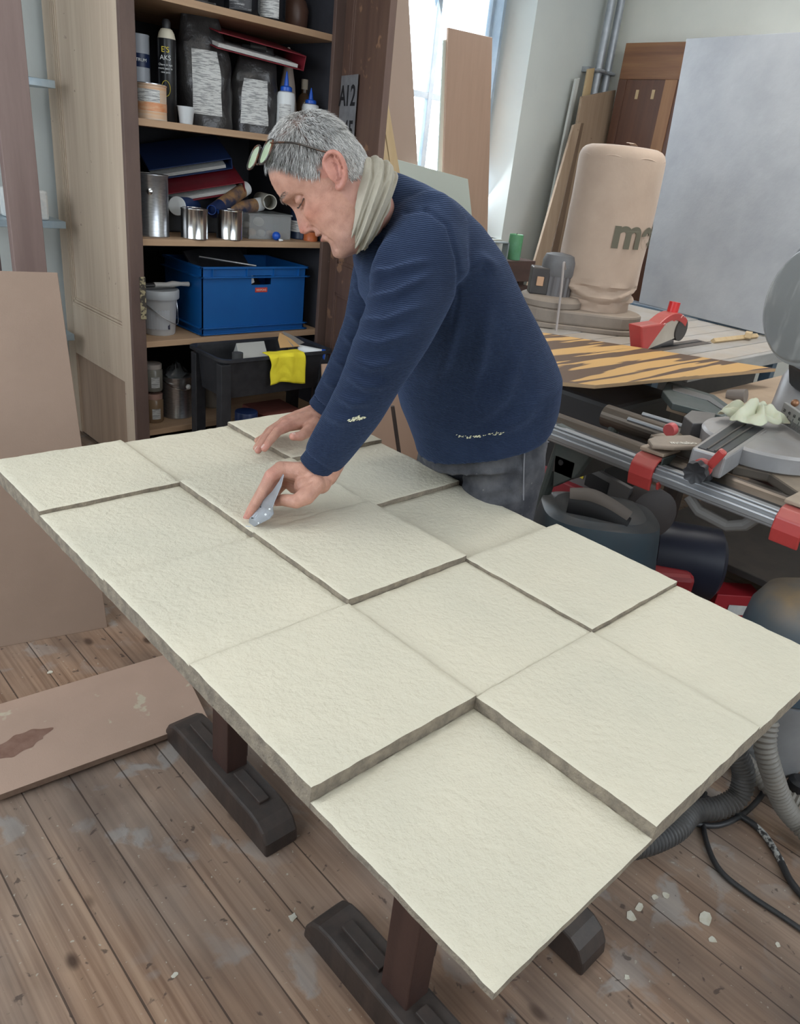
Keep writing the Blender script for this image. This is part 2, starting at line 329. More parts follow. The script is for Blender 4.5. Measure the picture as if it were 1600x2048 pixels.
DKW = mat('trestle_dark_wood', (.022, .014, .012), .5, c2=(.045, .028, .022), ns=30, st=(1, 1, .1), bump=.001, bs=40, dust=(.14, .13, .12), dn=.22)
RDW = mat('trestle_red_brown_wood', (.034, .016, .013), .5, c2=(.058, .028, .022), ns=20, st=(1, 1, .06), bump=.0006, bs=40)
def trestle(yc, label, feet):
    yc0 = yc
    t = thing('trestle', label, 'trestle', (.49, yc, 0), 'trestles under the panel')
    for x, dy in feet:
        yc = yc0+dy
        g = G(); w = .045; prof = []
        for k in range(9): a = PI/2*k/8; prof.append((-.245+.035*(1-math.cos(a))-.0, .078*1.0*(1-(1-math.sin(a)))*1.0+.0))
        prof = [(-.245, 0), (-.240, .035), (-.225, .060), (-.20, .075), (-.17, .080), (.17, .080), (.20, .075), (.225, .060), (.240, .035), (.245, 0)]
        g.prism([(x-w, yc+a, b) for a, b in prof], (2*w, 0, 0)); f = g.build('foot', DKW, t, bev=.006)
        for q_ in (-.165, .05): G().bb(x-.014, x+.014, yc+q_, yc+q_+.115, .080, .090).build('foot_strip', DKW, f, bev=.002)
        g = G(); g.bb(x-.022, x+.036, yc-.035, yc+.035, .078, .70); p = g.build('post', RDW, t, bev=.003)
        g = G()
        for k in range(7): z = .16+k*.075; g.prism([(x+.036, yc-.026, z), (x+.036, yc-.026, z+.06), (x+.050, yc-.026, z+.045), (x+.050, yc-.026, z)], (0, .052, 0))
        g.bb(x+.036, x+.040, yc-.030, yc+.030, .10, .70); g.build('notched_rack', DKW, p, bev=.001)
    yc = yc0
    G().bb(.26, .74, yc-.035, yc+.035, .697, .742).build('top_beam', RDW, t, bev=.004)
    G().bb(.32, .66, yc-.018, yc+.018, .22, .28).build('stretcher', RDW, t, bev=.003)
trestle(-.462, 'dark wooden trestle under the far half of the panel', ((.328, 0), (.675, 0)))
trestle(-1.12, 'dark wooden trestle under the near corner half of the panel, its foot furthest forward', ((.283, -.035), (.675, .025)))

# ------------------------------------------------------------------ sheets on the left
MDF = mat('mdf_brown', (.37, .262, .20), .75, c2=(.335, .237, .18), ns=4, bump=.0003, bs=300)
MDE = mat('mdf_edge', (.17, .105, .075), .85, c2=(.21, .14, .10), ns=50)
def mdf(name, p0, p1, p3, th, mt, edge=None, **t):
    g = G(); g.slab(p0, p1, p3, th); o = g.build(name, [mt, edge or mt], bev=.0015, **t)
    if edge:
        A = [p.area for p in o.data.polygons]; mx = sorted(A)[-2]*.9
        for p in o.data.polygons: p.material_index = 0 if p.area >= mx else 1
    return o
b0, b1 = V(-.40, .546, 0), V(.375, .357, 0); tr = AY(115, 545, .62)
mdf('mdf_sheet', b0, b1, b0+(tr-b1), .018, MDF, MDE, **tg('tall brown MDF sheet leaning at the far left beside the pale wardrobe side', 'board'))
SPL = mat('mdf_splashed', (.47, .325, .25), .7, c2=(.43, .30, .23), ns=4, bump=.0003, bs=300, c3=(.52, .45, .34), n3=13, t3=.66)
mdf('mdf_offcut', (-.135, -.195, .028), (.40, -.245, .028), (-.060, .135, .028), .018, SPL, MDE, **tg('brown MDF offcut with plaster and water stains lying flat on the floor', 'board'))
G().bb(-.05, .35, -.02, .02, 0, .0095).build('batten', MDE, **tg('thin dark batten under the flat MDF offcut on the floor', 'batten'))
o = G(); 
sc_ = AZ(38, 1487, .029)
o.grid(lambda u, v: (sc_[0]+.072*v*math.cos(u*2*PI)*(1+.20*math.sin(3*u*2*PI+.4)+.1*math.sin(7*u*2*PI)), sc_[1]+.034*v*math.sin(u*2*PI)*(1+.22*math.sin(2*u*2*PI)+.1*math.sin(9*u*2*PI)), .0291-.0006*v), 60, 5, True)
o.build('water_stain', mat('stain_brown', (.20, .105, .075), .55, c2=(.27, .16, .12), ns=30), **tg('dark brown spilled stain on the flat MDF offcut', 'stain'))
BRW = mat('brown_painted_board', (.20, .135, .12), .6, c2=(.26, .185, .165), ns=16, st=(1, 1, .08), bump=.0005, bs=50)
BRD = mat('dark_brown_board', (.12, .085, .085), .5, c2=(.17, .13, .13), ns=16, st=(1, 1, .08))
G().slab((.57, 1.50, 0), (.69, 1.50, 0), (.57, 1.56, 2.6), .04).build('timber_plank', BRW, bev=.003, **tg('brown timber plank standing upright left of the wardrobe', 'plank'))
G().slab((.36, 1.62, 0), (.555, 1.62, 0), (.36, 1.66, 2.5), .035).build('timber_plank', BRD, bev=.003, **tg('darker brown plank standing at the far left picture edge', 'plank'))
mm = mat('grey_blue_metal', (.30, .40, .48), .35, .6, c2=(.5, .58, .62), ns=8)
t = thing('metal_rack', 'blue-grey metal rack glimpsed between the planks and the wardrobe', 'rack', (.80, 2.0, 0))
G().bb(.76, .80, 1.98, 2.02, 0, 2.3).build('upright', mm, t, bev=.002)
for z in (.55, 1.05, 1.60): G().bb(.60, .92, 1.90, 2.1, z, z+.03).build('shelf', mm, t, bev=.002)
WHT = mat('white_paper', (.75, .75, .72), .7, c2=(.6, .62, .62), ns=30)
G().bb(.70, .86, 1.92, 2.06, 1.08, 1.20).build('paper_stack', WHT, bev=.01, **tg('white paper pile on the metal rack left of the wardrobe', 'paper'))
# ------------------------------------------------------------------ old wardrobe with shelves
PALE = mat('pale_stripped_pine', (.56, .45, .34), .7, c2=(.44, .335, .25), ns=24, st=(1, 1, .05), lo=.3, hi=.72, bump=.0008, bs=40, bst=(1, 1, .1), c3=(.30, .22, .17), n3=26, t3=.70)
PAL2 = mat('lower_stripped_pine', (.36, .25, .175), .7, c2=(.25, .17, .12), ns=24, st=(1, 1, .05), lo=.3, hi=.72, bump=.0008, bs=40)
BRN = mat('cabinet_brown_paint', (.135, .085, .068), .6, c2=(.10, .062, .052), ns=14, st=(1, 1, .2), bump=.0007, bs=60, c3=(.26, .2, .17), n3=60, t3=.74)
DRK = mat('cabinet_inside_shade', (.035, .036, .045), .7, c2=(.025, .025, .032), ns=6)  # the low light inside the wardrobe is put into this navy colour
SHF = wood('shelf_pine', (.50, .33, .20), (.38, .24, .145), 'x', .6)
CX0, CX1, IX0, IX1, CY, CB, CH = .97, 2.03, 1.03, 1.955, 1.40, 2.12, 2.5
cab = thing('wardrobe', 'old stripped pine wardrobe without a left door used as open shelving', 'wardrobe', (1.5, 1.75, 0))
g = G(); g.bb(CX0, CX0+.03, CY+.001, CY+.085, .04, CH); g.build('side_stile', PALE, cab, bev=.002)
G().bb(CX0, CX0+.03, CB-.085, CB, .04, CH).build('side_stile', PALE, cab, bev=.002)
G().bb(CX0+.001, CX0+.03, CY+.085, CB-.085, .455, .695).build('side_rail', PALE, cab, bev=.002)
G().bb(CX0+.012, CX0+.022, CY+.08, CB-.08, .68, CH).build('side_panel', PALE, cab)
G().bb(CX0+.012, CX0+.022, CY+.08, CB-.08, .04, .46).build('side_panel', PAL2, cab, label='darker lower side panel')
g = G()
for k, (a, h) in enumerate(((0, .010), (.012, .007), (.024, .004))):
    g.bb(CX0+.012-h, CX0+.013, CY+.085, CB-.085, .695+a, .695+a+.010); g.bb(CX0+.012-h, CX0+.013, CB-.085-a-.010, CB-.085-a, .70, CH)
g.build('moulding', PALE, cab, bev=.0015)
G().bb(CX0-.001, IX0, CY-.022, CY, .02, CH).build('front_stile', BRN, cab, bev=.002)
G().bb(IX1, CX1, CY-.022, CY, .02, CH).build('front_stile', BRN, cab, bev=.002)
G().bb(CX1-.03, CX1, CY, CB, .02, CH).build('right_side', BRN, cab)
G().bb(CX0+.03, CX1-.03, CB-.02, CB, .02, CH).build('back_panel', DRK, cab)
G().bb(CX0+.0305, CX0+.045, CY, CB-.02, .02, CH).build('inner_shade_board', DRK, cab)  # covers the pale side with the painted inside shade
G().bb(CX1-.045, CX1-.0305, CY+.001, CB-.02, .02, CH).build('inner_shade_board', DRK, cab)
G().bb(CX0-.01, CX1+.01, CY-.03, CB, CH, CH+.04).build('top_board', BRN, cab, bev=.004)
SZ = [1.955, 1.524, 1.077, .650, .241]
for z in SZ: G().bb(IX0-.012, IX1+.03, CY+.002, CB-.02, z-.026, z).build('shelf', SHF, cab, bev=.0015)
hm = mat('worn_brass', (.42, .36, .22), .5, .5, c2=(.07, .06, .05), ns=45, lo=.45, hi=.52, bump=.001, bs=80)
g = G(); g.bb(IX0-.022, IX0+.003, CY-.026, CY-.021, .755, .93); hp = g.build('hinge_plate', hm, cab, bev=.001)
# right door, swung open
a = math.radians(16.5); DR = np.eye(4); DR[:3, 0] = (-math.sin(a), -math.cos(a), 0); DR[:3, 1] = (-math.cos(a), math.sin(a), 0); DR[:3, 2] = (0, 0, 1); DR[:3, 3] = (2.0, CY-.03, 0)
def dg(): q = G(); q.M = DR; return q
DW = .46
DRB = mat('door_brown_old_paint', (.15, .085, .06), .55, c2=(.10, .055, .042), ns=18, st=(1, 1, .1), lo=.3, hi=.7, bump=.0006, bs=40, c3=(.27, .15, .09), n3=9, t3=.62)
q = dg()
q.bb(0, .085, -.03, 0, .05, CH-.03); q.bb(DW-.085, DW, -.03, 0, .05, CH-.03)
for z0, z1 in ((.05, .2), (.86, 1.0), (CH-.14, CH-.03)): q.bb(.085, DW-.085, -.03, 0, z0, z1)
dr = q.build('door', DRB, cab, bev=.002)
dg().bb(.08, DW-.08, -.022, -.010, .1, CH-.1).build('door_panel', DRB, dr)
q = dg()
for z in (.2, .845, 1.0, CH-.155): q.bb(.085, DW-.085, -.012, -.003, z, z+.015)
for x in (.085, DW-.10):
    for z0, z1 in ((.2, .86), (1.0, CH-.14)): q.bb(x, x+.015, -.012, -.003, z0, z1)
q.build('moulding', DRB, dr, bev=.002)
dg().bb(DW-.03, DW+.002, -.020, .003, .80, .93).build('lock_plate', hm, dr, bev=.001)
# number stencil sheet on the door
st = thing('number_stencil', 'grey zinc stencil sheet with cut numbers hanging on the wardrobe door', 'stencil', tuple((DR @ V(.1, .003, 1.48, 1))[:3]))
dg().bb(.005, .195, .0005, .003, 1.46, 1.80).build('sheet', mat('zinc_sheet', (.30, .30, .31), .5, .3, c2=(.20, .2, .21), ns=14), st)
BLK = mat('black_ink', (.012, .012, .014), .6)
xd = DR[:3, 0]*1.0
for body, u, z in (('A', .035, 1.715), ('1', .095, 1.715), ('2', .155, 1.715), ('3', .035, 1.575), ('4', .095, 1.575), ('5', .155, 1.575)):
    text(body, .115, (DR @ V(u, .0035, z, 1))[:3], xd, (0, 0, 1), BLK, st, 'stencil_number', bold=.002)

# ------------------------------------------------------------------ things on the shelves
def PXX(px, Y, z):                                       # x of the point on (Y, z) that lies under a picture column
    lo, hi = -1., 6.
    for _ in range(50):
        m = (lo+hi)/2; d = V(m, Y, z)-CAM; q = 800+FPX*(d@RT)/(d@FW)
        if q < px: lo = m
        else: hi = m
    return lo
TIN = mat('tin_steel', (.55, .56, .58), .28, .9, c2=(.42, .43, .45), ns=40, st=(1, 1, 4))
TIN2 = mat('bright_tin', (.70, .70, .70), .18, 1)
BKP = mat('black_plastic', (.016, .017, .020), .45, c2=(.03, .03, .034), ns=20)
WHP = mat('white_plastic', (.70, .72, .72), .4)
BLP = mat('blue_plastic', (.01, .09, .50), .35)
CRM = mat('cream_plastic', (.66, .62, .50), .45)
LAB = mat('label_white', (.62, .62, .60), .6, c2=(.30, .30, .30), ns=90, st=(.3, .3, 3), lo=.5, hi=.55)
NVY = mat('navy_label', (.010, .022, .075), .4)
ORG_ = mat('orange_label', (.62, .22, .08), .5, c2=(.66, .40, .24), ns=16, st=(1, 1, 3))
YEL = mat('yellow_label', (.75, .60, .05), .5)
def band(p, r, z0, z1, m, parent, name='label', a0=None, n=28, sy=1):
    g = G(); c = p
    if a0 is None: g.lathe([(r, z0), (r+.0006, z0+.0004), (r+.0006, z1-.0004), (r, z1)], c, n, sy=sy)
    else:
        w = a0[1]; g.grid(lambda u, v: (c[0]+(r+.0006)*math.cos(a0[0]+(u-.5)*w), c[1]+(r+.0006)*math.sin(a0[0]+(u-.5)*w), c[2]+z0+(z1-z0)*v), 12, 2)
    return g.build(name, m, parent)
def on(px, k, Y, dz=0): z = SZ[k]; return (PXX(px, Y, z+.05), Y, z+dz)
FR = math.radians(232)                                    # direction on the shelf items that faces the room
# top shelf: two black jars, a brown pot
for i, (px, r) in enumerate(((484, .075), (541, .065))):
    p = on(px, 0, 1.55); t = thing('black_jar', ('black paint jar on the top shelf, left of two', 'black paint jar on the top shelf, right of two')[i], 'jar', p, 'black jars on the top shelf')
    G().lathe([(r*.94, 0), (r, .006), (r, .15), (r*.96, .158)], p, 32).build('body', mat('glossy_black', (.012, .014, .018), .2), t)
    G().lathe([(r*1.03, .158), (r*1.03, .175), (r*.9, .178)], p, 32).build('lid', BKP, t)
    band(p, r, .02, .12, LAB if i else mat('dark_label', (.05, .05, .055), .5, c2=(.4, .4, .4), ns=80, st=(.3, .3, 3), lo=.58, hi=.62), t, a0=(FR, 1.3))
p = on(590, 0, 1.62); t = thing('brown_pot', 'brown earthen pot at the right end of the top shelf', 'pot', p)
G().lathe([(.04, 0), (.055, .02), (.06, .09), (.05, .12), (.045, .13)], p, 28).build('body', mat('brown_glaze', (.10, .05, .035), .4), t)
# second shelf
def put_can(px, k, Y, r, h, label, name='tin_can', m=TIN, cat_='can', lab=None, group=None, handle=False, sy=1):
    p = on(px, k, Y); t = thing(name, label, cat_, p, group)
    G().lathe([(r, 0), (r*1.02, .003), (r*1.02, .006), (r, .009), (r, h-.008), (r*1.02, h-.005), (r*1.02, h)], p, 36, sy=sy).build('body', m, t)
    G().lathe([(r*.97, h-.003), (r*.97, h+.001), (r*.9, h+.001), (r*.88, h-.002)], p, 36, sy=sy).build('lid', m, t)
    if lab: band(p, r, lab[0]*h, lab[1]*h, lab[2], t, sy=sy)
    return t, p
t, p = put_can(283, 1, 1.60, .038, .30, 'tall grey plastic tub with clear lid behind the small orange tin', 'paint_tub', mat('pale_grey_tub', (.36, .38, .42), .4), 'tub', lab=(.62, .78, NVY))
text('CTRUM', .016, p+V(-.02, -.040, .21), (1, -.2, 0), (0, 0, 1), WHP, t, ext=.0003)
p = on(336, 1, 1.52); t = thing('spray_can', 'tall black spray can with cream shoulder and black cap on the second shelf', 'spray can', p)
G().lathe([(.033, 0), (.036, .004), (.036, .29), (.035, .295)], p, 32).build('body', mat('black_gloss_can', (.012, .013, .015), .3), t)
G().lathe([(.035, .295), (.030, .315), (.022, .328), (.018, .33)], p, 32).build('shoulder', CRM, t)
G().lathe([(.016, .33), (.017, .352), (.012, .362), (.006, .364)], p, 24).build('cap', BKP, t)
fx = V(.80, -.60, 0); fn = V(-.60, -.80, 0)
for body, z, s_, mm_ in (("E'S", .255, .028, YEL), ('AKS', .227, .024, WHP), ('Cleans & lays', .203, .010, WHP), ('more paint in', .190, .010, WHP), ('one pass', .177, .010, WHP)):
    text(body, s_, V(*p)+fn*.0368+V(0, 0, z), fx, (0, 0, 1), mm_, t, ext=.0003)
g = G(); 
for k in range(24): 
    a0_, a1_ = 2*PI*k/24, 2*PI*(k+1)/24
    f = lambda a_: V(*p)+fn*.0367+fx*(.017*math.cos(a_))+V(0, 0, .12+.028*math.sin(a_))
    g.cyl(f(a0_), f(a1_), .0009, n=5)
g.build('emblem_ring', YEL, t)
p = on(302, 1, 1.46); t = thing('small_tin', 'small cream and orange tin at the front of the second shelf', 'tin', p)
G().lathe([(.060, 0), (.061, .003), (.060, .006), (.060, .118), (.062, .12), (.062, .124)], p, 36).build('body', mat('tin_print', (.62, .36, .20), .5, c2=(.56, .50, .42), ns=20, st=(.2, .2, 3)), t)
band(p, .060, .03, .06, ORG_, t); band(p, .060, .062, .105, LAB, t, a0=(FR, 1.6))
G().lathe([(.057, .124), (.057, .127), (.05, .127)], p, 36).build('lid', TIN, t)
p = on(372, 1, 1.44); t = thing('plastic_cup', 'small clear plastic cup at the shelf edge before the left foil bag', 'cup', p)
G().lathe([(.026, 0), (.034, .062), (.036, .062), (.036, .064), (.032, .064), (.025, .003)], p, 28).build('body', mat('milky_plastic', (.75, .78, .80), .3, alpha=.55), t)
FOIL = mat('dark_foil', (.030, .028, .030), .28, .35, c2=(.06, .057, .055), ns=9, bump=.006, bs=14)
def foil_bag(px, k, Y, w, h, lab, lean, roll):
    p = V(*on(px, k, Y)); t = thing('foil_bag', lab, 'bag', tuple(p), 'foil bags on the second shelf'); ux = V(.93, -.37, 0); uy = V(.37, .93, 0)
    def f(u, v):
        a_ = u*2*PI; s = v; ww = w*(1-.10*s-(.62*max(0, s-.5)**1.2)*1.1); dd = w*.62*(1-s**1.6)+.006
        ww = max(ww, .035*1.0)
        n_ = .010*noise.noise(Vector((math.cos(a_)*1.5, math.sin(a_)*1.5, s*6+px)))
        return p+ux*(math.cos(a_)*(ww+n_)+lean*s*s)+uy*(math.sin(a_)*(dd+n_))+V(0, 0, h*s)
    g = G(); g.grid(f, 36, 26, True); g.add([f(i/36, 0) for i in range(36)], [tuple(range(36))[::-1]]); g.build('body', FOIL, t)
    g = G(); top = p+ux*lean+V(0, 0, h)
    if roll: g.tube([top-ux*.035, top+ux*.035], .02, 14)
    else: g.slab(top-ux*.04-V(0, 0, .02), top+ux*.045-V(0, 0, .03), top-ux*.055+V(0, 0, .05)-uy*.02, .008)
    g.build('folded_top', FOIL, t)
    g = G(); nf = -uy
    def lf(u, v):
        a_ = 1.5*PI+(u-.5)*1.1; q = f(a_/(2*PI), .10+.52*v); return q+(q-(p+V(0, 0, q[2]-p[2])))*.012+V(0, -.0008, 0)
    g.grid(lf, 14, 14); g.build('printed_label', LAB, t)
foil_bag(412, 1, 1.56, .115, .46, 'tall black foil bag with white label on the second shelf, the left one', -.03, False)
foil_bag(503, 1, 1.55, .115, .34, 'shorter black foil bag with rolled top under the red binder', .02, True)
RED = mat('red_cover', (.20, .012, .022), .5, c2=(.15, .01, .018), ns=8)
PAP = mat('paper_edge', (.60, .59, .56), .8, c2=(.45, .45, .43), ns=60, st=(1, 1, 8))
def binder(label, c, R, L, Wd, T, m):
    t = thing('binder', label, 'binder', tuple(c)); M = np.eye(4); M[:3, :3] = R; M[:3, 3] = c
    g = G(); g.M = M; g.bb(-L/2, L/2, -Wd/2, Wd/2, -T/2, -T/2+.004); g.bb(-L/2, L/2, -Wd/2, Wd/2, T/2-.004, T/2); g.bb(L/2-.004, L/2, -Wd/2, Wd/2, -T/2, T/2); g.build('cover', m, t, bev=.001)
    g = G(); g.M = M; g.bb(-L/2+.01, L/2-.03, -Wd/2+.008, Wd/2-.01, -T/2+.006, -T/2+.020); g.build('pages', PAP, t)
def rotm(*ax):
    R = Matrix.Identity(3)
    for a_, x in ax: R = R @ Matrix.Rotation(math.radians(a_), 3, x)
    return np.array(R)
binder('dark red ring binder lying across the tops of the foil bags', V(PXX(495, 1.58, 1.86), 1.58, 1.865), rotm((-4, 'Z'), (3, 'Y'), (12, 'X')), .42, .29, .06, RED)
p = on(572, 1, 1.60); t = thing('paper_cone', 'pale paper cone standing behind the glue bottles', 'cone', p)
G().lathe([(.052, 0), (.05, .08), (.035, .22), (.006, .37)], p, 28).build('body', mat('kraft_pale', (.50, .42, .36), .8, c2=(.42, .35, .3), ns=9), t)
def glue(px, Y, h, lab):
    p = on(px, 1, Y); t = thing('glue_bottle', lab, 'bottle', p, 'white glue bottles')
    G().lathe([(.037, 0), (.040, .006), (.040, h*.62), (.036, h*.68), (.022, h*.70)], p, 28).build('body', WHP, t)
    G().lathe([(.024, h*.70), (.026, h*.705), (.026, h*.76), (.018, h*.78)], p, 24).build('cap', BLP, t)
    G().lathe([(.011, h*.78), (.009, h*.86), (.005, h*.94), (.002, h*1.0)], p, 16).build('nozzle', BLP, t)
    band(p, .040, .02, h*.5, LAB, t, a0=(FR, 1.4)); return t
glue(570, 1.47, .262, 'white glue bottle with blue cap left of the man\'s head top, the left of two'); glue(619, 1.47, .215, 'white glue bottle with blue cap, the right and lower of two')
p = on(606, 1, 1.62); t = thing('brown_bottle', 'brown glass bottle with pale cap behind the two glue bottles', 'bottle', p)
G().lathe([(.038, 0), (.042, .01), (.042, .15), (.030, .185), (.016, .20), (.016, .225)], p, 28).build('body', mat('amber_glass', (.10, .06, .035), .2), t)
G().lathe([(.018, .215), (.018, .255), (.015, .258)], p, 20).build('cap', mat('beige_cap', (.42, .36, .28), .5), t)
p = on(649, 1, 1.50); t = thing('white_bottle', 'slim white bottle at the right end of the second shelf', 'bottle', p)
G().lathe([(.026, 0), (.028, .008), (.028, .15), (.014, .17)], p, 28).build('body', WHP, t); G().lathe([(.013, .17), (.012, .215), (.009, .22)], p, 20).build('cap', WHP, t); band(p, .028, .03, .11, LAB, t, a0=(FR, 1.5))
# third shelf
t, p = put_can(303, 2, 1.52, .072, .245, 'large shiny metal paint can at the left end of the third shelf', 'paint_can', TIN)
G().lathe([(.008, 0), (.012, .004), (.012, .010), (.004, .014)], V(*p)+V(-.035, -.063, .18), 16, axis=(-.4, -.9, 0)).build('handle_boss', TIN2, t)
for i, px in enumerate((389, 459)):
    put_can(px, 2, 1.45+.005*i, .058, .125, ('small shiny tin on the third shelf, left of two', 'small shiny tin on the third shelf, right of two')[i], 'small_tin', TIN2, 'tin', group='shiny tins on the third shelf')
def tubep(label, name, a_, b_, r, m, ml=None, mend=None, group=None, hollow=True, cat_='tube'):
    a_, b_ = V(*a_), V(*b_); c = (a_+b_)/2; t = thing(name, label, cat_, tuple(c-V(0, 0, r)), group); d = (b_-a_)/np.linalg.norm(b_-a_); L = np.linalg.norm(b_-a_)
    prof = [(r*.9, L*.5), (r*.9, .001), (r, 0), (r, L), (.001, L)] if hollow else [(r*.6, 0), (r, .004), (r, L), (r*.9, L+.002)]
    G().lathe(prof, a_, 28, axis=d).build('body', m, t)
    if ml: G().lathe([(r+.0005, L*.25), (r+.0008, L*.26), (r+.0008, L*.85), (r+.0005, L*.86)], a_, 28, axis=d).build('label', ml, t)
    if mend: G().lathe([(r*1.02, L*.86), (r*1.04, L*.87), (r*1.04, L*1.0), (r*.9, L*1.01)], a_, 28, axis=d).build('end_cap', mend, t)
    return t
z3 = SZ[2]
tubep('open blue cardboard tube with white rim lying behind the left small tin', 'open_tube', AY(354, 412, 1.56), AY(400, 412, 1.75), .038, mat('tube_blue', (.02, .05, .16), .5), None)
G().lathe([(.034, 0), (.038, -.001), (.040, .002), (.038, .006)], AY(354, 412, 1.556), 28, axis=(AY(400, 412, 1.75)-AY(354, 412, 1.56))).build('tube_rim', WHP, **tg('white rim ring at the mouth of the blue tube', 'ring'))
BRL = mat('wood_print_label', (.30, .17, .08), .5, c2=(.02, .03, .07), ns=5, lo=.45, hi=.55)
tubep('blue and brown sealant cartridge lying tilted on top of the pile, nozzle down left', 'cartridge', AY(423, 424, 1.50), AY(492, 376, 1.60), .030, NVY, BRL, WHP, 'cartridges on the third shelf', False)
tubep('navy sealant cartridge with white end lying under the tilted one', 'cartridge', AY(432, 424, 1.55), AY(522, 408, 1.58), .029, NVY, BRL, WHP, 'cartridges on the third shelf', False)
tubep('open cream cardboard tube beside the man\'s face on the third shelf', 'open_tube', AY(540, 404, 1.50), AY(520, 398, 1.72), .033, mat('cream_tube', (.42, .40, .34), .6))
tubep('narrow blue tube end between the two small tins', 'open_tube', AY(423, 420, 1.48), AY(430, 415, 1.66), .020, mat('blue_tube_b', (.02, .07, .30), .4))
p = on(523, 2, 1.56); CLR = mat('clear_box_plastic', (.60, .62, .62), .15, alpha=.35, spec=.8)
t = thing('clear_box', 'clear plastic box of knobs beside the man\'s face', 'box', p)
g = G(); w_, d_, h_ = .235, .15, .105; x, y, z = p
for q in ((x-w_/2, x+w_/2, y-d_/2, y-d_/2+.003, z, z+h_), (x-w_/2, x+w_/2, y+d_/2-.003, y+d_/2, z, z+h_), (x-w_/2, x-w_/2+.003, y-d_/2, y+d_/2, z, z+h_), (x+w_/2-.003, x+w_/2, y-d_/2, y+d_/2, z, z+h_), (x-w_/2, x+w_/2, y-d_/2, y+d_/2, z, z+.003)): g.bb(*q)
g.build('body', CLR, t)
g = G(); g.bb(x-w_/2-.006, x+w_/2+.006, y-d_/2-.006, y+d_/2+.006, z+h_, z+h_+.008); g.build('lid', CLR, t, bev=.002)
for i, (dx, dy, dz, r) in enumerate(((-.08, -.04, .022, .022), (-.03, -.045, .020, .02), (.02, -.04, .018, .018), (-.03, -.02, .068, .026), (.06, -.04, .016, .016), (-.085, .0, .05, .02))):
    G().ell((x+dx, y+dy, z+dz+.004), (r, r, r*.8)).build('wooden_ball', mat(('knob_wood', 'knob_white')[i % 2], ((.55, .38, .25), (.62, .6, .56))[i % 2], .5), **tg(('brown ball at the left front of the clear box', 'pale ball left of centre on the floor of the clear box', 'brown ball at the front centre of the clear box', 'large pale ball on top of the others in the clear box', 'small brown ball at the right front of the clear box', 'pale ball against the left wall of the clear box')[i], 'ball', 'balls in the clear box'))
p = on(553, 2, 1.45); G().ell((p[0], p[1], p[2]+.020), (.020, .020, .020)).build('blue_ball', BLP, **tg('small bright blue ball on the third shelf edge', 'ball'))
G().cap((p[0]+.0, p[1]-.03, p[2]+.006), (p[0]+.012, p[1]-.034, p[2]+.006), .006, .004).build('golf_tee', WHP, **tg('tiny white peg in front of the blue ball', 'peg'))
t, p = put_can(600, 2, 1.54, .05, .17, 'dark blue can partly hidden behind the man\'s nose', 'blue_can', mat('dark_blue_can', (.01, .02, .05), .4), lab=(.2, .5, LAB))
t, p = put_can(622, 2, 1.47, .035, .04, 'orange lid-like tin under the man\'s nose'.replace('lid-like ', 'low '), 'orange_tin', mat('orange_plastic', (.50, .13, .04), .4))
BLUB = mat('blue_cover', (.012, .035, .12), .5)
binder('blue binder lying slanted at the back of the third shelf', V(PXX(368, 1.83, z3+.3), 1.83, z3+.315), rotm((-18, 'Z'), (-13, 'Y'), (20, 'X')), .38, .28, .05, BLUB)
binder('red and white binder lying slanted under the blue one', V(PXX(398, 1.72, z3+.25), 1.72, z3+.222), rotm((-18, 'Z'), (-13, 'Y'), (20, 'X')), .36, .26, .05, RED)
G().bb(1.10, 1.62, 1.66, 2.02, z3, z3+.15).build('dark_box', BKP, bev=.006, **tg('dark box at the back of the third shelf carrying the binders', 'box'))
# fourth shelf: bucket with brush, blue crate
p = on(318, 3, 1.55); t = thing('bucket', 'white lidded bucket with wire handle on the fourth shelf', 'bucket', p)
G().lathe([(.068, 0), (.071, .004), (.082, .165), (.086, .17)], p, 36).build('body', mat('grey_white_plastic', (.52, .53, .54), .4), t)
G().lathe([(.090, .160), (.092, .165), (.092, .195), (.088, .20), (.082, .196), (.001, .194)], p, 36).build('lid', mat('lid_grey', (.42, .44, .46), .45), t)
band(p, .078, .03, .14, mat('bucket_label', (.40, .41, .43), .5, c2=(.02, .02, .05), ns=9, lo=.55, hi=.57), t, a0=(FR, 1.7))
g = G(); g.tube(cr([V(*p)+V(-.085, -.01, .15), V(*p)+V(-.04, -.085, .10), V(*p)+V(.04, -.09, .055), V(*p)+V(.083, -.02, .09), V(*p)+V(.088, .0, .15)]), .002, 8); g.build('handle', TIN, t)
q = V(*p)+V(0, 0, .196); t = thing('paint_brush', 'long brush with pale handle lying on the bucket lid', 'brush', tuple(q))
G().tube([q+V(-.03, -.02, .022), q+V(.03, -.02, .022), q+V(.06, -.02, .024), q+V(.10, -.02, .024), q+V(.14, -.02, .022)], [.012, .010, .014, .009, .011], 12).build('handle', mat('brush_handle', (.45, .44, .42), .5), t)
G().tube([q+V(-.09, -.02, .020), q+V(-.03, -.02, .022)], [.02, .018], 12, sq=.5).build('bristles', BKP, t)
BLC = mat('crate_blue', (.005, .105, .34), .42, c2=(.005, .085, .30), ns=3)
x0, x1, y0, y1, z0, h = 1.32, 1.915, 1.425, 1.80, SZ[3]+.001, .305
t = thing('crate', 'blue plastic stacking crate on the fourth shelf', 'crate', ((x0+x1)/2, (y0+y1)/2, z0))
def crate_wall(g, P):                                     # front wall with a hand hole
    hx0, hx1, hz0, hz1 = .26, .37, .225, .268
    W_ = x1-x0-.02
    for u0, u1, w0, w1 in ((0, W_, 0, hz0), (0, hx0, hz0, hz1), (hx1, W_, hz0, hz1), (0, W_, hz1, h)): g.bb(x0+.01+u0, x0+.01+u1, P, P+.005, z0+w0, z0+w1)
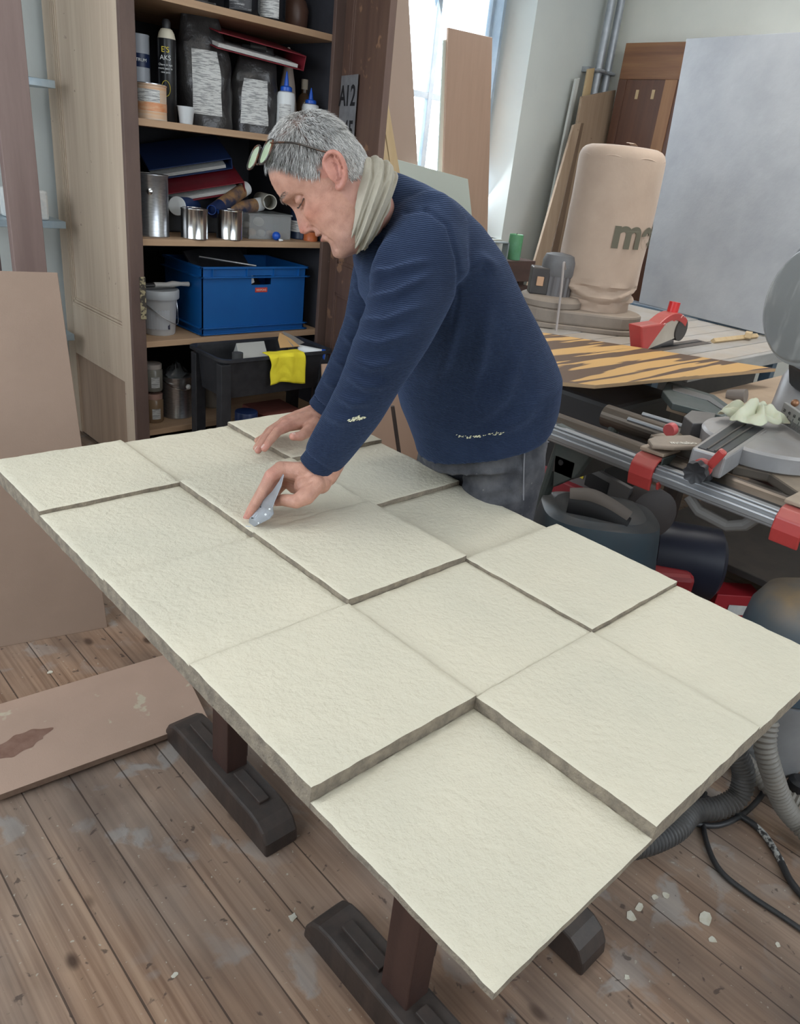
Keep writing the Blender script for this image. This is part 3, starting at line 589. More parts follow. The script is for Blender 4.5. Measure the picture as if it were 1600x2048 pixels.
g = G(); crate_wall(g, y0+.01); crate_wall(g, y1-.015); g.bb(x0+.01, x0+.015, y0+.01, y1-.01, z0, z0+h); g.bb(x1-.015, x1-.01, y0+.01, y1-.01, z0, z0+h); g.bb(x0+.01, x1-.01, y0+.01, y1-.01, z0, z0+.005)
g.build('body', BLC, t)
def ring(g, e, za, zb, w=.012):
    g.bb(x0-e, x1+e, y0-e, y0-e+w, za, zb); g.bb(x0-e, x1+e, y1+e-w, y1+e, za, zb); g.bb(x0-e, x0-e+w, y0-e, y1+e, za, zb); g.bb(x1+e-w, x1+e, y0-e, y1+e, za, zb)
g = G(); ring(g, 0, z0+h-.006, z0+h+.004); ring(g, .006, z0+h-.046, z0+h-.040, .018); ring(g, .004, z0+.030, z0+.036, .016); ring(g, .004, z0+.002, z0+.008, .016); g.build('rim', BLC, t, bev=.002)
g = G()
for x in (x0+.06, x0+.24, x0+.39, x1-.06): g.bb(x-.002, x+.002, y0-.002, y0+.011, z0+h-.042, z0+h-.004)
g.build('rib', BLC, t)
cx = x0+.325; fy = y0+.010
rl = G(); rl.bb(cx-.034, cx+.034, fy-.002, fy, z0+.190, z0+.212); rl = rl.build('maker_label', mat('label_red', (.55, .05, .035), .5), t, bev=.001)
text('RESPONS', .0135, (cx, fy-.0024, z0+.2005), (1, 0, 0), (0, 0, 1), mat('label_pink_text', (.75, .5, .42), .5), t)
G().slab((1.40, 1.50, z0+.18), (1.75, 1.60, z0+.20), (1.36, 1.66, z0+.345), .012).build('flat_box', BKP, bev=.002, **tg('flat dark case sticking out of the blue crate', 'case'))
G().tube([(1.38, 1.55, z0+.335), (1.62, 1.445, z0+.31)], .005, 8).build('metal_rod', TIN, **tg('thin metal rod lying across the blue crate rim', 'rod'))
G().slab((1.565, y0+.02, z0+.215), (1.615, y0+.022, z0+.235), (1.555, y0+.03, z0+.265), .004).build('price_tag', WHT, bev=.001, **tg('small white tag seen through the crate hand hole', 'tag'))
# fifth shelf
for i, (z, h_) in enumerate(((SZ[4], .135), (SZ[4]+.152, .125))):
    p = (PXX(307, 1.52, .35), 1.52, z); t = thing('glass_jar', ('lower glass jar of brown powder at the left end of the bottom shelf', 'upper glass jar with pale lid stacked on another jar')[i], 'jar', p, 'stacked jars')
    G().lathe([(.040, 0), (.044, .006), (.044, h_*.78), (.036, h_*.86)], p, 28).build('body', mat('jar_%d' % i, ((.26, .17, .10), (.22, .21, .18))[i], .25), t)
    G().lathe([(.041, h_*.84), (.041, h_), (.038, h_+.002)], p, 28).build('lid', mat('jar_lid_%d' % i, ((.42, .25, .2), (.45, .40, .36))[i], .5), t); band(p, .044, .02, .07, LAB, t, a0=(FR+.5, .9))
t, p = put_can(353, 4, 1.56, .075, .20, 'galvanised metal pail with wire handle and crumpled foil on the bottom shelf', 'pail', TIN)
g = G(); g.tube(cr([V(*p)+V(-.078, 0, .19), V(*p)+V(-.05, -.075, .16), V(*p)+V(.02, -.092, .15), V(*p)+V(.074, -.04, .18), V(*p)+V(.078, 0, .19)]), .002, 8); g.build('handle', TIN2, t)
g = G(); g.grid(lambda u, v: V(*p)+V(.07*math.cos(u*2*PI)*(1-v)*(1+.3*noise.noise(Vector((u*9, v*3, 1)))), .06*math.sin(u*2*PI)*(1-v), .20+.06*v+.03*noise.noise(Vector((u*8, v*4, 4)))), 26, 8, True)
g.build('crumpled_film', mat('grey_film', (.10, .11, .12), .25, alpha=.9), **tg('crumpled grey film heaped on the metal pail', 'film'))
p2 = V(*p)+V(.018, -.085, .12); t = thing('palette_knife', 'small scraper with pale round knob hanging on the pail handle', 'scraper', tuple(p2))
G().tube([p2+V(.02, 0, .08), p2+V(.025, -.004, -.03)], .004, 8).build('blade', mat('rusty_handle', (.30, .16, .10), .5), t); G().ell(p2+V(-.002, -.006, .042), (.013, .010, .013)).build('knob', WHT, t)
put_can(425, 4, 1.62, .055, .18, 'dull tin behind the black tub corner on the bottom shelf', 'tin_can', mat('dull_tin', (.20, .17, .14), .5, .4))

# black tub trolley in front of the shelves
ty0, ty1 = 1.05, 1.36
tx0, tx1 = PXX(447, ty0, .62), PXX(668, ty0, .60); tz1 = .635; tz0 = .46
tub = thing('tub_trolley', 'black plastic tub on legs full of workshop odds and ends, yellow cloth over its rim', 'trolley', ((tx0+tx1)/2, (ty0+ty1)/2, 0))
def rr_(x0, x1, y0, y1, r, n=5):
    P = []
    for cx, cy, s in ((x1-r, y1-r, 0), (x0+r, y1-r, 1), (x0+r, y0+r, 2), (x1-r, y0+r, 3)):
        for k in range(n+1): a_ = (s+k/n)*PI/2; P.append((cx+r*math.cos(a_), cy+r*math.sin(a_)))
    return P
def loftrr(g, secs):
    rings = []; N = None
    for (ins, z) in secs: rings.append([(x, y, z) for x, y in rr_(tx0+ins, tx1-ins, ty0+ins, ty1-ins, .05)])
    N = len(rings[0]); vs = [p for r in rings for p in r]
    fs = [(i*N+j, i*N+(j+1) % N, (i+1)*N+(j+1) % N, (i+1)*N+j) for i in range(len(rings)-1) for j in range(N)]; fs.append(tuple((len(rings)-1)*N+j for j in range(N))); g.add(vs, fs)
g = G(); loftrr(g, [(.03, tz0), (.012, tz1-.01), (-.006, tz1-.008), (-.006, tz1+.004), (.004, tz1+.006), (.016, tz1-.002), (.034, tz0+.006)]); g.add([(x, y, tz0) for x, y in rr_(tx0+.03, tx1-.03, ty0+.03, ty1-.03, .05)], [tuple(range(24))]); g.build('basin', BKP, tub)
for x, y in ((tx0+.02, ty0+.03), (tx1-.05, ty0+.03), (tx0+.02, ty1-.06), (tx1-.05, ty1-.06)): G().bb(x-.02, x+.03, y-.015, y+.03, 0, tz1-.02).build('leg', BKP, tub, bev=.004)
G().bb(tx0+.01, tx1-.01, ty0+.01, ty1-.01, .19, .21).build('lower_shelf', BKP, tub, bev=.004)
YC = mat('yellow_cloth', (.80, .68, .03), .8, c2=(.72, .60, .02), ns=9, bump=.002, bs=40)
cx = PXX(572, ty0, .6); g = G()
def cf(u, v):
    s = v*.20; n_ = noise.noise(Vector((u*4, v*3, 0)))*.008
    x = cx+(u-.5)*.19+n_
    if s < .05: return (x, ty0+.05-s, tz1+.012+n_*.3)
    if s < .06: return (x, ty0-.006, tz1+.010+n_*.3)
    return (x+.01*(v-.3), ty0-.012-.004*math.sin(u*14)-abs(n_), tz1+.004-(s-.06)*.92+.010*math.sin(u*5)*v)
g.grid(cf, 30, 22); o = g.build('cloth', YC, smooth=True, **tg('bright yellow cloth draped over the rim of the black tub', 'cloth')); md = o.modifiers.new('s', 'SOLIDIFY'); md.thickness = .004
zc = tz0+.075
G().slab((PXX(470, 1.12, zc), 1.10, zc), (PXX(527, 1.12, zc), 1.10, zc), (PXX(462, 1.25, zc+.05), 1.24, zc+.07), -.07).build('clear_case', mat('clear_case_plastic', (.55, .55, .52), .2, alpha=.7), bev=.003, **tg('clear compartment case lying in the black tub', 'case'))
tubep('dark roll standing beside the clear case in the tub', 'tape_roll', (PXX(475, 1.10, zc+.08), 1.10, zc+.02), (PXX(475, 1.10, zc+.08), 1.10, zc+.12), .024, mat('dark_roll', (.05, .05, .05), .6))
SND = mat('sanding_tan', (.55, .33, .14), .8)
for i, (px, rot_) in enumerate(((572, 0), (590, 25))):
    c = V(PXX(px, 1.16, zc+.1), 1.16+.02*i, zc+.13+.002*i); R = rotm((rot_, 'Z'), (28, 'X')); g = G(); M = np.eye(4); M[:3, :3] = R; M[:3, 3] = c; g.M = M
    g.prism([(-.055, -.035, 0), (.055, -.035, 0), (.035, .02, 0), (0, .065, 0), (-.035, .02, 0)], (0, 0, .003)); o = g.build('sanding_sheet', SND if i == 0 else mat('sanding_grey', (.28, .26, .24), .8), **tg(('tan triangular sanding sheet in the black tub above the yellow cloth', 'grey triangular sanding sheet under the tan one')[i], 'sandpaper'))
tubep('white bottle with blue cap lying in the black tub', 'white_bottle', (PXX(604, 1.12, zc+.1), 1.16, zc+.09), (PXX(640, 1.12, zc+.1), 1.08, zc+.075), .026, WHP, None, BLP, hollow=False, cat_='bottle')
G().bb(tx0+.06, tx1-.08, ty0+.07, ty1-.06, tz0+.006, zc).build('tool_pile', mat('dark_tools', (.05, .045, .04), .6, c2=(.10, .08, .06), ns=30), bev=.01, **tg('dark heap of tools filling the bottom of the black tub', 'tools'))
p = (PXX(492, 1.12, .3), 1.12, .211); t = thing('blue_tin', 'dark blue tin with white lettering under the black tub', 'tin', p)
G().lathe([(.05, 0), (.052, .004), (.052, .16), (.05, .164)], p, 28).build('body', NVY, t); band(p, .052, .03, .06, LAB, t, a0=(FR, 1.2)); text('COLAR', .02, V(*p)+fn*.0535+V(0, 0, .12), fx, (0, 0, 1), WHP, t)
G().bb(PXX(530, 1.1, .3), PXX(605, 1.1, .3), 1.10, 1.30, .211, .345).build('red_box', mat('red_brown_box', (.13, .035, .025), .7, c2=(.17, .05, .035), ns=12), bev=.004, **tg('red-brown box on the shelf under the black tub', 'box'))
G().bb(1.14, 1.34, 1.16, 1.34, .0, .185).build('brown_box', mat('carton_dark', (.14, .09, .06), .8), bev=.004, **tg('brown carton on the floor under the black tub', 'box'))
# ------------------------------------------------------------------ boards leaning at the back
def AP(x, y, pt, nrm): d = ray(x, y); nrm = V(*nrm); return CAM + d*(((V(*pt)-CAM)@nrm)/(d@nrm))
def lean(name, TL, TR, BL, BR, Yt, Yb, zt, th, m, up=None, bev=.002, **t):
    """a board on the plane that leans from y=Yb on the floor to y=Yt at height zt; edges follow the four points, down to the floor"""
    n = np.cross(V(1, 0, 0), V(0, Yt-Yb, zt)); pt = (0, Yb, 0)
    a, b, c, d = [AP(*q, pt, n) for q in (TL, TR, BL, BR)]
    def ext(p, q): return p+(q-p)*(p[2]/(p[2]-q[2]))
    c2, d2 = ext(a, c), ext(b, d)
    if up: a = a+(a-c2)*up; b = b+(b-d2)*up
    nn = n/np.linalg.norm(n)
    if nn[1] < 0: nn = -nn
    g = G(); g.prism([c2, d2, b, a], nn*th); return g.build(name, m, bev=bev, **t)
BEI = mat('beige_board', (.46, .34, .27), .7, c2=(.43, .315, .25), ns=3, st=(1, 1, .2))
BE2 = mat('beige_melamine', (.47, .31, .225), .55, c2=(.44, .29, .21), ns=30, st=(1, 1, .03))
FIR = wood('fresh_pine', (.62, .47, .28), (.52, .37, .20), 'z', .6)
PLK = wood('plank_pine', (.42, .31, .22), (.31, .215, .145), 'z', .65, c3=(.2, .13, .09))
WHB = mat('white_green_board', (.55, .60, .54), .5)
lean('beige_sheet', (742, 2), (818, 2), (758, 315), (835, 315), 2.15, 1.86, 2.4, .016, BEI, up=.12, **tg('tall beige board leaning beside the window, just right of the wardrobe door', 'board'))
lean('pine_batten', (757, 165), (769, 160), (783, 345), (800, 345), 1.93, 1.66, 2.0, .03, FIR, **tg('pale pine batten leaning beside the wardrobe door, the longer right one', 'batten', 'pine battens'))
lean('pine_batten', (749, 232), (762, 222), (763, 342), (782, 345), 1.86, 1.60, 1.8, .03, FIR, **tg('pale pine batten leaning beside the wardrobe door, the shorter left one', 'batten', 'pine battens'))
lean('white_sheet', (788, 317), (936, 358), (790, 500), (958, 560), 1.97, 1.80, 1.5, .012, WHB, **tg('greenish white sheet with slanted top leaning below the window', 'board'))
lean('tall_board', (897, 55), (985, 75), (885, 420), (975, 470), 2.13, 1.98, 2.3, .016, BE2, **tg('tall pinkish beige panel standing in front of the window', 'board'))
lean('white_strip', (887, 80), (897, 78), (872, 420), (884, 425), 2.15, 2.04, 2.3, .01, WHB, **tg('narrow white strip standing just left of the beige window panel', 'strip'))
lean('white_batten', (1153, 157), (1160, 156), (1090, 460), (1099, 460), 2.14, 2.10, 2.2, .02, mat('white_paint', (.62, .64, .62), .5), **tg('narrow white painted batten standing left of the corner planks', 'batten'))
lean('plank', (1165, 193), (1232, 180), (1107, 510), (1178, 500), 2.04, 1.96, 2.2, .022, PLK, **tg('wide pine plank standing in the corner behind the dust bag', 'plank', 'corner planks'))
lean('plank', (1148, 250), (1163, 245), (1064, 543), (1092, 543), 1.95, 1.80, 2.0, .02, PLK, **tg('narrow pine plank with screw holes leaning left of the wide corner plank', 'plank', 'corner planks'))
lean('plank', (1178, 138), (1190, 136), (1150, 290), (1163, 290), 2.10, 2.06, 2.4, .02, FIR, **tg('thin pale plank rising behind the corner planks left of the pipes', 'plank', 'corner planks'))
lean('dark_batten', (1163, 246), (1168, 246), (1094, 543), (1108, 543), 1.97, 1.82, 2.0, .02, wood('dark_plank', (.20, .135, .09), (.14, .09, .06), 'z'), **tg('dark brown batten between the two corner planks', 'batten'))
# brown wooden door leaning on the right wall
XD = 5.16
OAK = wood('oak_door', (.33, .16, .07), (.15, .06, .03), 'y', .45, sc=6)
OAV = wood('oak_door_upright', (.17, .075, .042), (.09, .04, .026), 'z', .45, sc=6)
OAL = wood('oak_door_light', (.42, .22, .10), (.27, .12, .055), 'z', .45, sc=6)
a, b = AX(1258, 88, XD), AX(1372, 88, XD); zt = a[2]
t = thing('wooden_door', 'dark varnished wooden door leaning between the pipes and the grey slab', 'door', (XD, (a[1]+b[1])/2, 0))
y1_, y0_ = a[1], b[1]-.35
zr = AX(1250, 160, XD)[2]
G().bb(XD-.04, XD, y0_, y1_, zr, zt).build('top_rail', OAK, t, bev=.004)
G().bb(XD-.04, XD, y1_-.07, y1_, 0, zr).build('stile', OAV, t, bev=.003)
G().bb(XD-.032, XD-.004, y0_, y1_-.07, 0, zr).build('door_panel', OAV, t)
G().bb(XD-.038, XD-.006, b[1]-.02, b[1]+.075, 0, zr).build('light_board', OAL, t, label='lighter orange board')
for px in (1274, 1306):
    c = AX(px, 189, XD-.032); G().bb(XD-.036, XD-.03, c[1]-.012, c[1]+.012, c[2]-.03, c[2]+.03).build('mortise_patch', FIR, t)
# small table in the corner with crate and candle
DKB = wood('dark_box_wood', (.10, .055, .045), (.06, .035, .03), 'x', .5)
cY = 1.66
def cpt(px, py): return AY(px, py, cY)
p = cpt(1035, 590); c0, c1 = cpt(1004, 545), cpt(1068, 545); zt = cpt(1040, 522)[2]
t = thing('wooden_stand', 'dark wooden stand with a box top in the back corner under the green candle', 'stand', ((c0[0]+c1[0])/2, cY+.1, 0))
G().bb(c0[0]-.02, c1[0], cY, cY+.22, zt-.14, zt).build('box', DKB, t, bev=.004)
G().bb(c0[0]-.05, c1[0]-.02, cY-.02, cY+.24, zt-.26, zt-.17).build('ledge', DKB, t, bev=.004)
for x in (c0[0]+.03, c1[0]-.06): G().bb(x-.03, x+.03, cY+.05, cY+.15, 0, zt-.14).build('leg', DKB, t, bev=.004)
p = ((cpt(1025, 520)[0]+cpt(1058, 520)[0])/2, cY+.07, zt); r = .048
t = thing('candle', 'green pillar candle on the dark stand in the back corner', 'candle', p)
hc = cpt(1040, 471)[2]-zt
G().lathe([(r*.97, 0), (r, .004), (r, hc-.004), (r*.95, hc), (r*.85, hc-.004), (.001, hc-.008)], p, 32).build('wax', mat('green_wax', (.10, .30, .14), .45, c2=(.16, .40, .24), ns=9, sss=.3), t)
G().cyl(V(*p)+V(0, 0, hc-.01), V(*p)+V(0, 0, hc+.008), .002).build('wick', BKP, t)
q0, q1 = cpt(984, 484), cpt(1020, 484)
g = G(); g.bb(q0[0], q1[0], cY, cY+.05, q0[2]-.008, q0[2]); g.bb(q0[0], q0[0]+.012, cY, cY+.05, zt, q0[2]); g.bb(q1[0]-.012, q1[0], cY, cY+.05, zt, q0[2]); g.build('metal_bracket', mat('grey_paint', (.25, .29, .30), .5), bev=.002, **tg('grey metal bracket standing left of the green candle', 'bracket'))

# ------------------------------------------------------------------ saw bench
BZ = .80
ALU = mat('worn_aluminium', (.60, .60, .60), .42, .5, c2=(.46, .45, .43), ns=12, st=(.3, 1, 1), dust=(.55, .47, .38), dn=.4)
IRON = mat('cast_table', (.50, .51, .53), .5, .2, c2=(.40, .36, .32), ns=5, dust=(.56, .47, .37), dn=.5)
BLF = mat('blue_grey_frame', (.07, .13, .20), .5, c2=(.10, .17, .24), ns=9, dust=(.38, .33, .28), dn=.35)
DKM = mat('dark_machine', (.030, .030, .034), .5, c2=(.05, .048, .048), ns=12, dust=(.22, .17, .13), dn=.4)
REDP = mat('red_plastic', (.52, .035, .035), .4, c2=(.42, .03, .03), ns=8, dust=(.55, .32, .26), dn=.35)
bench = thing('table_saw', 'long grey table saw bench with slatted metal top and blue frame', 'table saw', (3.3, .3, 0))
X_, Y_, xe, ye = 2.55, -.22, 4.20, .98
g = G()
ws = np.linspace(Y_, .42, 6)
for k in range(5): G().bb(X_, 4.12, ws[k], ws[k+1]-.006, BZ-.03, BZ).build('table_slat', IRON if k != 1 else ALU, bench, bev=.002)
G().bb(X_, xe, .42, .52, BZ-.05, BZ+.002).build('table_edge_rail', ALU, bench, bev=.004)
G().bb(X_+.1, 4.1, Y_+.002, ye-.1, BZ-.06, BZ-.031).build('under_plate', DKM, bench)
G().bb(X_+.05, xe, .53, ye, BZ-.03, BZ-.002).build('rear_plate', IRON, bench, bev=.003)
g = G(); g.bb(4.13, xe+.05, Y_-.4, ye, BZ-.10, BZ+.012); g.build('side_beam', BLF, bench, bev=.004)
G().bb(X_, xe+.05, ye, ye+.05, BZ-.10, BZ+.012).build('side_beam', BLF, bench, bev=.004)
G().bb(2.75, 4.12, Y_-.03, Y_, BZ-.065, BZ-.002).build('front_rail', ALU, bench, bev=.003)
G().bb(2.78, 3.45, .0, .085, BZ, BZ+.0025).build('blade_insert', DKM, bench, label='dark blade insert')
G().bb(3.02, 3.42, .038, .050, BZ+.0022, BZ+.0035).build('blade_slot', BLK, bench)
G().bb(2.75, 3.9, -.10, .70, .35, BZ-.06).build('cabinet', DKM, bench, bev=.01)
for x, y in ((2.7, -.1), (4.05, -.1), (2.7, .85), (4.05, .85)): G().bb(x-.03, x+.03, y-.03, y+.03, 0, BZ-.06).build('leg', BLF, bench, bev=.003)
# red crown guard over the blade
gy = .052
def prof(*pts): return [V(x, gy, z) for x, z in pts]
gx = 2.80
t = thing('blade_guard', 'red saw blade guard with upright knob on the table saw', 'blade guard', (gx+.16, gy, BZ+.004))
arc = [(gx+.03+.335*k/12, BZ+.012+.158*math.sin(PI*(.12+.62*k/12))**.9) for k in range(13)]
g = G(); band_ = [(x, z) for x, z in arc]+[(x-.006, z-.034) for x, z in arc[::-1]]; g.prism([(x, gy-.032, z) for x, z in band_], (0, .064, 0)); g.build('guard_arch', REDP, t, bev=.004)
g = G(); low = [(x, z-.034) for x, z in arc]; g.prism([(x, gy-.022, z) for x, z in ([(gx+.03, BZ+.004)]+low+[(gx+.30, BZ+.045)])], (0, .006, 0)); g.build('side_plate', mat('dusty_clear', (.46, .40, .33), .5, c2=(.55, .5, .43), ns=9), t)
g = G(); g.prism([(gx-.075, gy-.035, BZ+.125), (gx+.16, gy-.035, BZ+.130), (gx+.035, gy-.035, BZ+.006), (gx-.005, gy-.035, BZ+.006)], (0, .07, 0)); g.build('front_wedge', REDP, t, bev=.008)
G().cyl((gx+.245, gy, BZ+.13), (gx+.252, gy, BZ+.215), .026, .026, 20).build('knob', mat('bright_red', (.65, .03, .03), .35), t)
G().cyl((gx+.33, gy-.03, BZ+.085), (gx+.33, gy+.03, BZ+.085), .055, n=28).build('rear_disc', DKM, t)
g = G(); g.lathe([(.145, -.0015), (.15, 0), (.145, .0015)], (gx+.20, gy, BZ-.035), 60, axis=(0, 1, 0)); g.build('blade', mat('blade_steel', (.25, .25, .26), .3, .9), t)
for u in (.11, .27):
    i_ = min(int(u/.335*12), 11); c = V(gx+.03+u, gy-.0335, arc[i_][1]-.017); g = G()
    for k in range(8): a0_, a1_ = PI*(.1+.8*k/8), PI*(.1+.8*(k+1)/8); g.cyl(c+V(.016*math.cos(a0_), 0, .016*math.sin(a0_)-.008), c+V(.016*math.cos(a1_), 0, .016*math.sin(a1_)-.008), .0018, n=5)
    g.build('guard_mark', mat('mark_pink', (.75, .5, .47), .5), t)
a, b = AZ(1426, 682, BZ+.01), AZ(1513, 672, BZ+.01)
g = G(); g.tube([a, b], .016, 4); g.build('wood_stick', FIR, bev=.002, **tg('short pale wooden stick lying on the table saw', 'stick'))
c = AZ(1495, 676, BZ+.01); G().box(c+V(0, 0, .018), (.06, .035, .03), rotm((20, 'Z'))).build('wood_block', FIR, bev=.003, **tg('tiny wood block resting on the stick on the saw table', 'block'))
# big grey slab
GRS = mat('grey_plaster_slab', (.30, .31, .33), .6, c2=(.385, .395, .41), ns=3.2, lo=.3, hi=.7, bump=.003, bs=9)
A = AZ(1277, 606, BZ+.012); B = AZ(1541, 672, BZ+.012); B = A+(B-A)*1.9; e = (B-A)/np.linalg.norm(B-A); nrm = np.cross(e, V(0, 0, 1)); nrm /= np.linalg.norm(nrm)
if nrm[0] < 0: nrm = -nrm
n2 = np.cross(e, V(*(nrm*math.sin(math.radians(3))+V(0, 0, math.cos(math.radians(3)))))); TLp = AP(1373, 77, A, n2); TRp = TLp+(B-A)
g = G(); g.prism([A, B, TRp, TLp], nrm*.03); g.build('grey_slab', GRS, bev=.003, **tg('large grey plastered slab standing upright on the saw bench at the right', 'slab'))
G().bb(4.62, 4.70, A[1]-.45, A[1]-.37, 0, 2.0).build('support_post', DKW, bev=.003, **tg('dark post standing hidden behind the grey slab', 'post'))

# dust extractor
cb = AZ(1160, 662, BZ); e = V(.707, -.707, 0); bk = V(.707, .707, 0)
DUST = mat('dusty_housing', (.20, .17, .145), .8, c2=(.27, .225, .185), ns=7, dust=(.44, .35, .27), dn=.45)
dx = thing('dust_extractor', 'dusty workshop dust extractor with a tall beige filter bag', 'dust extractor', tuple(cb))
def stad(L, r, z0, z1, c): 
    P = [];
    for k in range(13): a_ = -PI/2+PI*k/12; P.append(c+e*(L/2+r*math.cos(a_))+bk*(r*math.sin(a_))+V(0, 0, z0))
    for k in range(13): a_ = PI/2+PI*k/12; P.append(c+e*(-L/2+r*math.cos(a_))+bk*(r*math.sin(a_))+V(0, 0, z0))
    return P, (0, 0, z1-z0)
cB = cb+bk*.15
g = G(); g.prism(*stad(.30, .175, .025, .095, cB)); g.build('base', DUST, dx, bev=.012)
g = G(); g.prism(*stad(.32, .182, .0, .026, cB)); g.build('skirt', DUST, dx, bev=.006)
ch = cB-e*.155-bk*.01-V(0, 0, .045)
G().lathe([(.160, .14), (.165, .145), (.165, .17), (.15, .185), (.14, .19)], ch, 48).build('fan_housing', DUST, dx)
cm = ch+e*.015
g = G(); n_ = 40; PR = []
for r_, z_ in ((.080, .19), (.080, .29)):
    PR.append([cm+V(math.cos(k*2*PI/n_)*(r_+(.004 if k % 2 else 0)), math.sin(k*2*PI/n_)*(r_+(.004 if k % 2 else 0)), z_) for k in range(n_)])
g.add(np.concatenate(PR), [(k, (k+1) % n_, n_+(k+1) % n_, n_+k) for k in range(n_)]); mo = g.build('motor', mat('motor_grey', (.15, .145, .15), .45, .4, dust=(.3, .26, .22), dn=.3), dx, smooth=False)
G().lathe([(.084, .285), (.088, .30), (.088, .355), (.076, .385), (.05, .392), (.001, .392)], cm, 40).build('motor_cap', mat('motor_cap_grey', (.17, .165, .17), .5, c2=(.13, .13, .13), ns=9), mo)
G().box(cm-e*.095-bk*.02+V(0, 0, .255), (.09, .10, .13), rotm((-45, 'Z'))).build('switch_box', DKM, dx, bev=.006)
qf = cm-e*.095-bk*.074+V(0, 0, .255); G().box(qf, (.035, .012, .045), rotm((-45, 'Z'))).build('switch', mat('switch_tan', (.55, .33, .2), .5), dx, bev=.003)
g = G(); g.tube(cr([cm+V(-.06, -.08, .33), cm+V(-.11, -.10, .36), cm+V(-.12, -.12, .25), cm+V(-.13, -.14, .10), cm+V(-.16, -.17, -.0)]), .006, 8); g.build('motor_cable', mat('grey_cable', (.35, .31, .29), .6), dx)
cg = cB+e*.080+bk*.07
BAG = mat('bag_fabric', (.50, .385, .30), .85, c2=(.43, .32, .245), ns=4, lo=.3, hi=.7, bump=.003, bs=9, sheen=.2)
RB = .205; zb0, zb1 = .09, .86
def bagf(u, v):
    a_ = u*2*PI; z = zb0+(zb1-zb0)*v
    if v < .06: r = RB*.86
    elif v < .16: r = RB*(.86+.12*math.sin((v-.06)/.10*PI/2))-.012*math.sin((v-.06)/.10*PI*2+3*math.sin(a_*2))
    elif v > .93: t_ = (v-.93)/.07; r = RB*math.sqrt(max(0, 1-.62*t_*t_))-.0; z = zb0+(zb1-zb0)*(.93+.07*math.sin(t_*PI/2))
    else: r = RB*(1+.025*math.sin((v-.16)*3.6))
    r += .006*noise.noise(Vector((math.cos(a_)*2, math.sin(a_)*2, v*5)))+(.012*noise.noise(Vector((a_*2.2, 0, v*22))) if v < .2 else 0)
    return cg+V(r*math.cos(a_), r*math.sin(a_), z)
g = G(); g.grid(bagf, 80, 70, True); top = [bagf(i/80, 1.) for i in range(80)]; tc_ = cg+V(0, 0, zb1+.004)
g.add([*top, tc_], [(i, (i+1) % 80, 80) for i in range(80)]); g.build('filter_bag', BAG, dx, smooth=True)
g = G(); g.tube([cg+V((RB*.985)*math.cos(k*PI/40), (RB*.985)*math.sin(k*PI/40), zb1-.055+.006*math.sin(k*.6)) for k in range(81)], .0045, 6); g.build('bag_seam', BAG, dx)
g = G(); g.tube([cg+V((RB*.875)*math.cos(k*PI/40), (RB*.875)*math.sin(k*PI/40), .165) for k in range(81)], [(.004, .012)]*81, 8); g.build('bag_strap', mat('strap_beige', (.42, .33, .26), .7), dx)
to_cam = math.atan2(CAM[1]-cg[1], CAM[0]-cg[0])
def bagtext(vs):
    a_ = to_cam+.13+vs[:, 0]/RB; zz = .475+vs[:, 1]+.02*vs[:, 0]; rr = RB*1.05+.0015+vs[:, 2]
    return np.stack([cg[0]+rr*np.cos(a_), cg[1]+rr*np.sin(a_), cg[2]+zz], 1)
text('metabo', .20, (0, 0, 0), (1, 0, 0), (0, 1, 0), mat('bag_print', (.13, .12, .085), .8), dx, 'bag_lettering', bold=.006, bend=bagtext, align='LEFT', sub=3, ext=.0004)
g = G(); g.grid(lambda u, v: cg+V(-.09+.10*u+.03*v, -.06-.02*v+.03*u, zb1+.012+.004*math.sin(u*5)), 8, 4); g.build('bag_patch', mat('bag_patch_cloth', (.56, .45, .36), .8), dx)
# patterned veneer offcut
VEN = bpy.data.materials.new('zebra_veneer'); VEN.use_nodes = True; n = VEN.node_tree.nodes; L = VEN.node_tree.links; bb_ = n['Principled BSDF']
tc = n.new('ShaderNodeTexCoord'); mp = n.new('ShaderNodeMapping'); mp.inputs['Rotation'].default_value = (0, 0, .10); mp.inputs['Scale'].default_value = (.34, 5.2, 1); L.new(tc.outputs['Object'], mp.inputs[0])
q = n.new('ShaderNodeTexNoise'); q.inputs['Scale'].default_value = 2.6; q.inputs['Detail'].default_value = 4; q.inputs['Roughness'].default_value = .45; q.inputs['Distortion'].default_value = .6; L.new(mp.outputs[0], q.inputs[0])
rp_ = n.new('ShaderNodeValToRGB'); rp_.color_ramp.elements[0].position = .50; rp_.color_ramp.elements[1].position = .515; rp_.color_ramp.elements[0].color = (.115, .062, .032, 1); rp_.color_ramp.elements[1].color = (.62, .36, .12, 1)
L.new(q.outputs[0], rp_.inputs[0]); L.new(rp_.outputs[0], bb_.inputs['Base Color']); bb_.inputs['Roughness'].default_value = .5
zp = BZ+.045
R_, F_, Bk, Lf = AZ(1552, 737, zp), AZ(1191, 770, zp), AZ(1080, 664, zp), AZ(1085, 761, zp)
g = G(); g.prism([F_, R_, Bk, Lf], (0, 0, -.014)); o = g.build('veneer_sheet', [VEN, wood('ply_edge', (.48, .33, .19), (.38, .25, .14), 'x')], bev=.001, **tg('yellow and dark brown patterned veneer sheet lying across the saw bench', 'sheet'))
for p in o.data.polygons: p.material_index = 0 if abs(p.normal.z) > .9 else 1
for i, c in enumerate((AZ(1430, 722, zp), AZ(1190, 715, zp))): G().bb(c[0]-.03, c[0]+.03, c[1]-.03, c[1]+.03, BZ+.0005, zp-.0145).build('spacer_block', FIR, bev=.002, **tg('small wooden spacer under the veneer sheet, the %s one' % ('right', 'left')[i], 'block'))
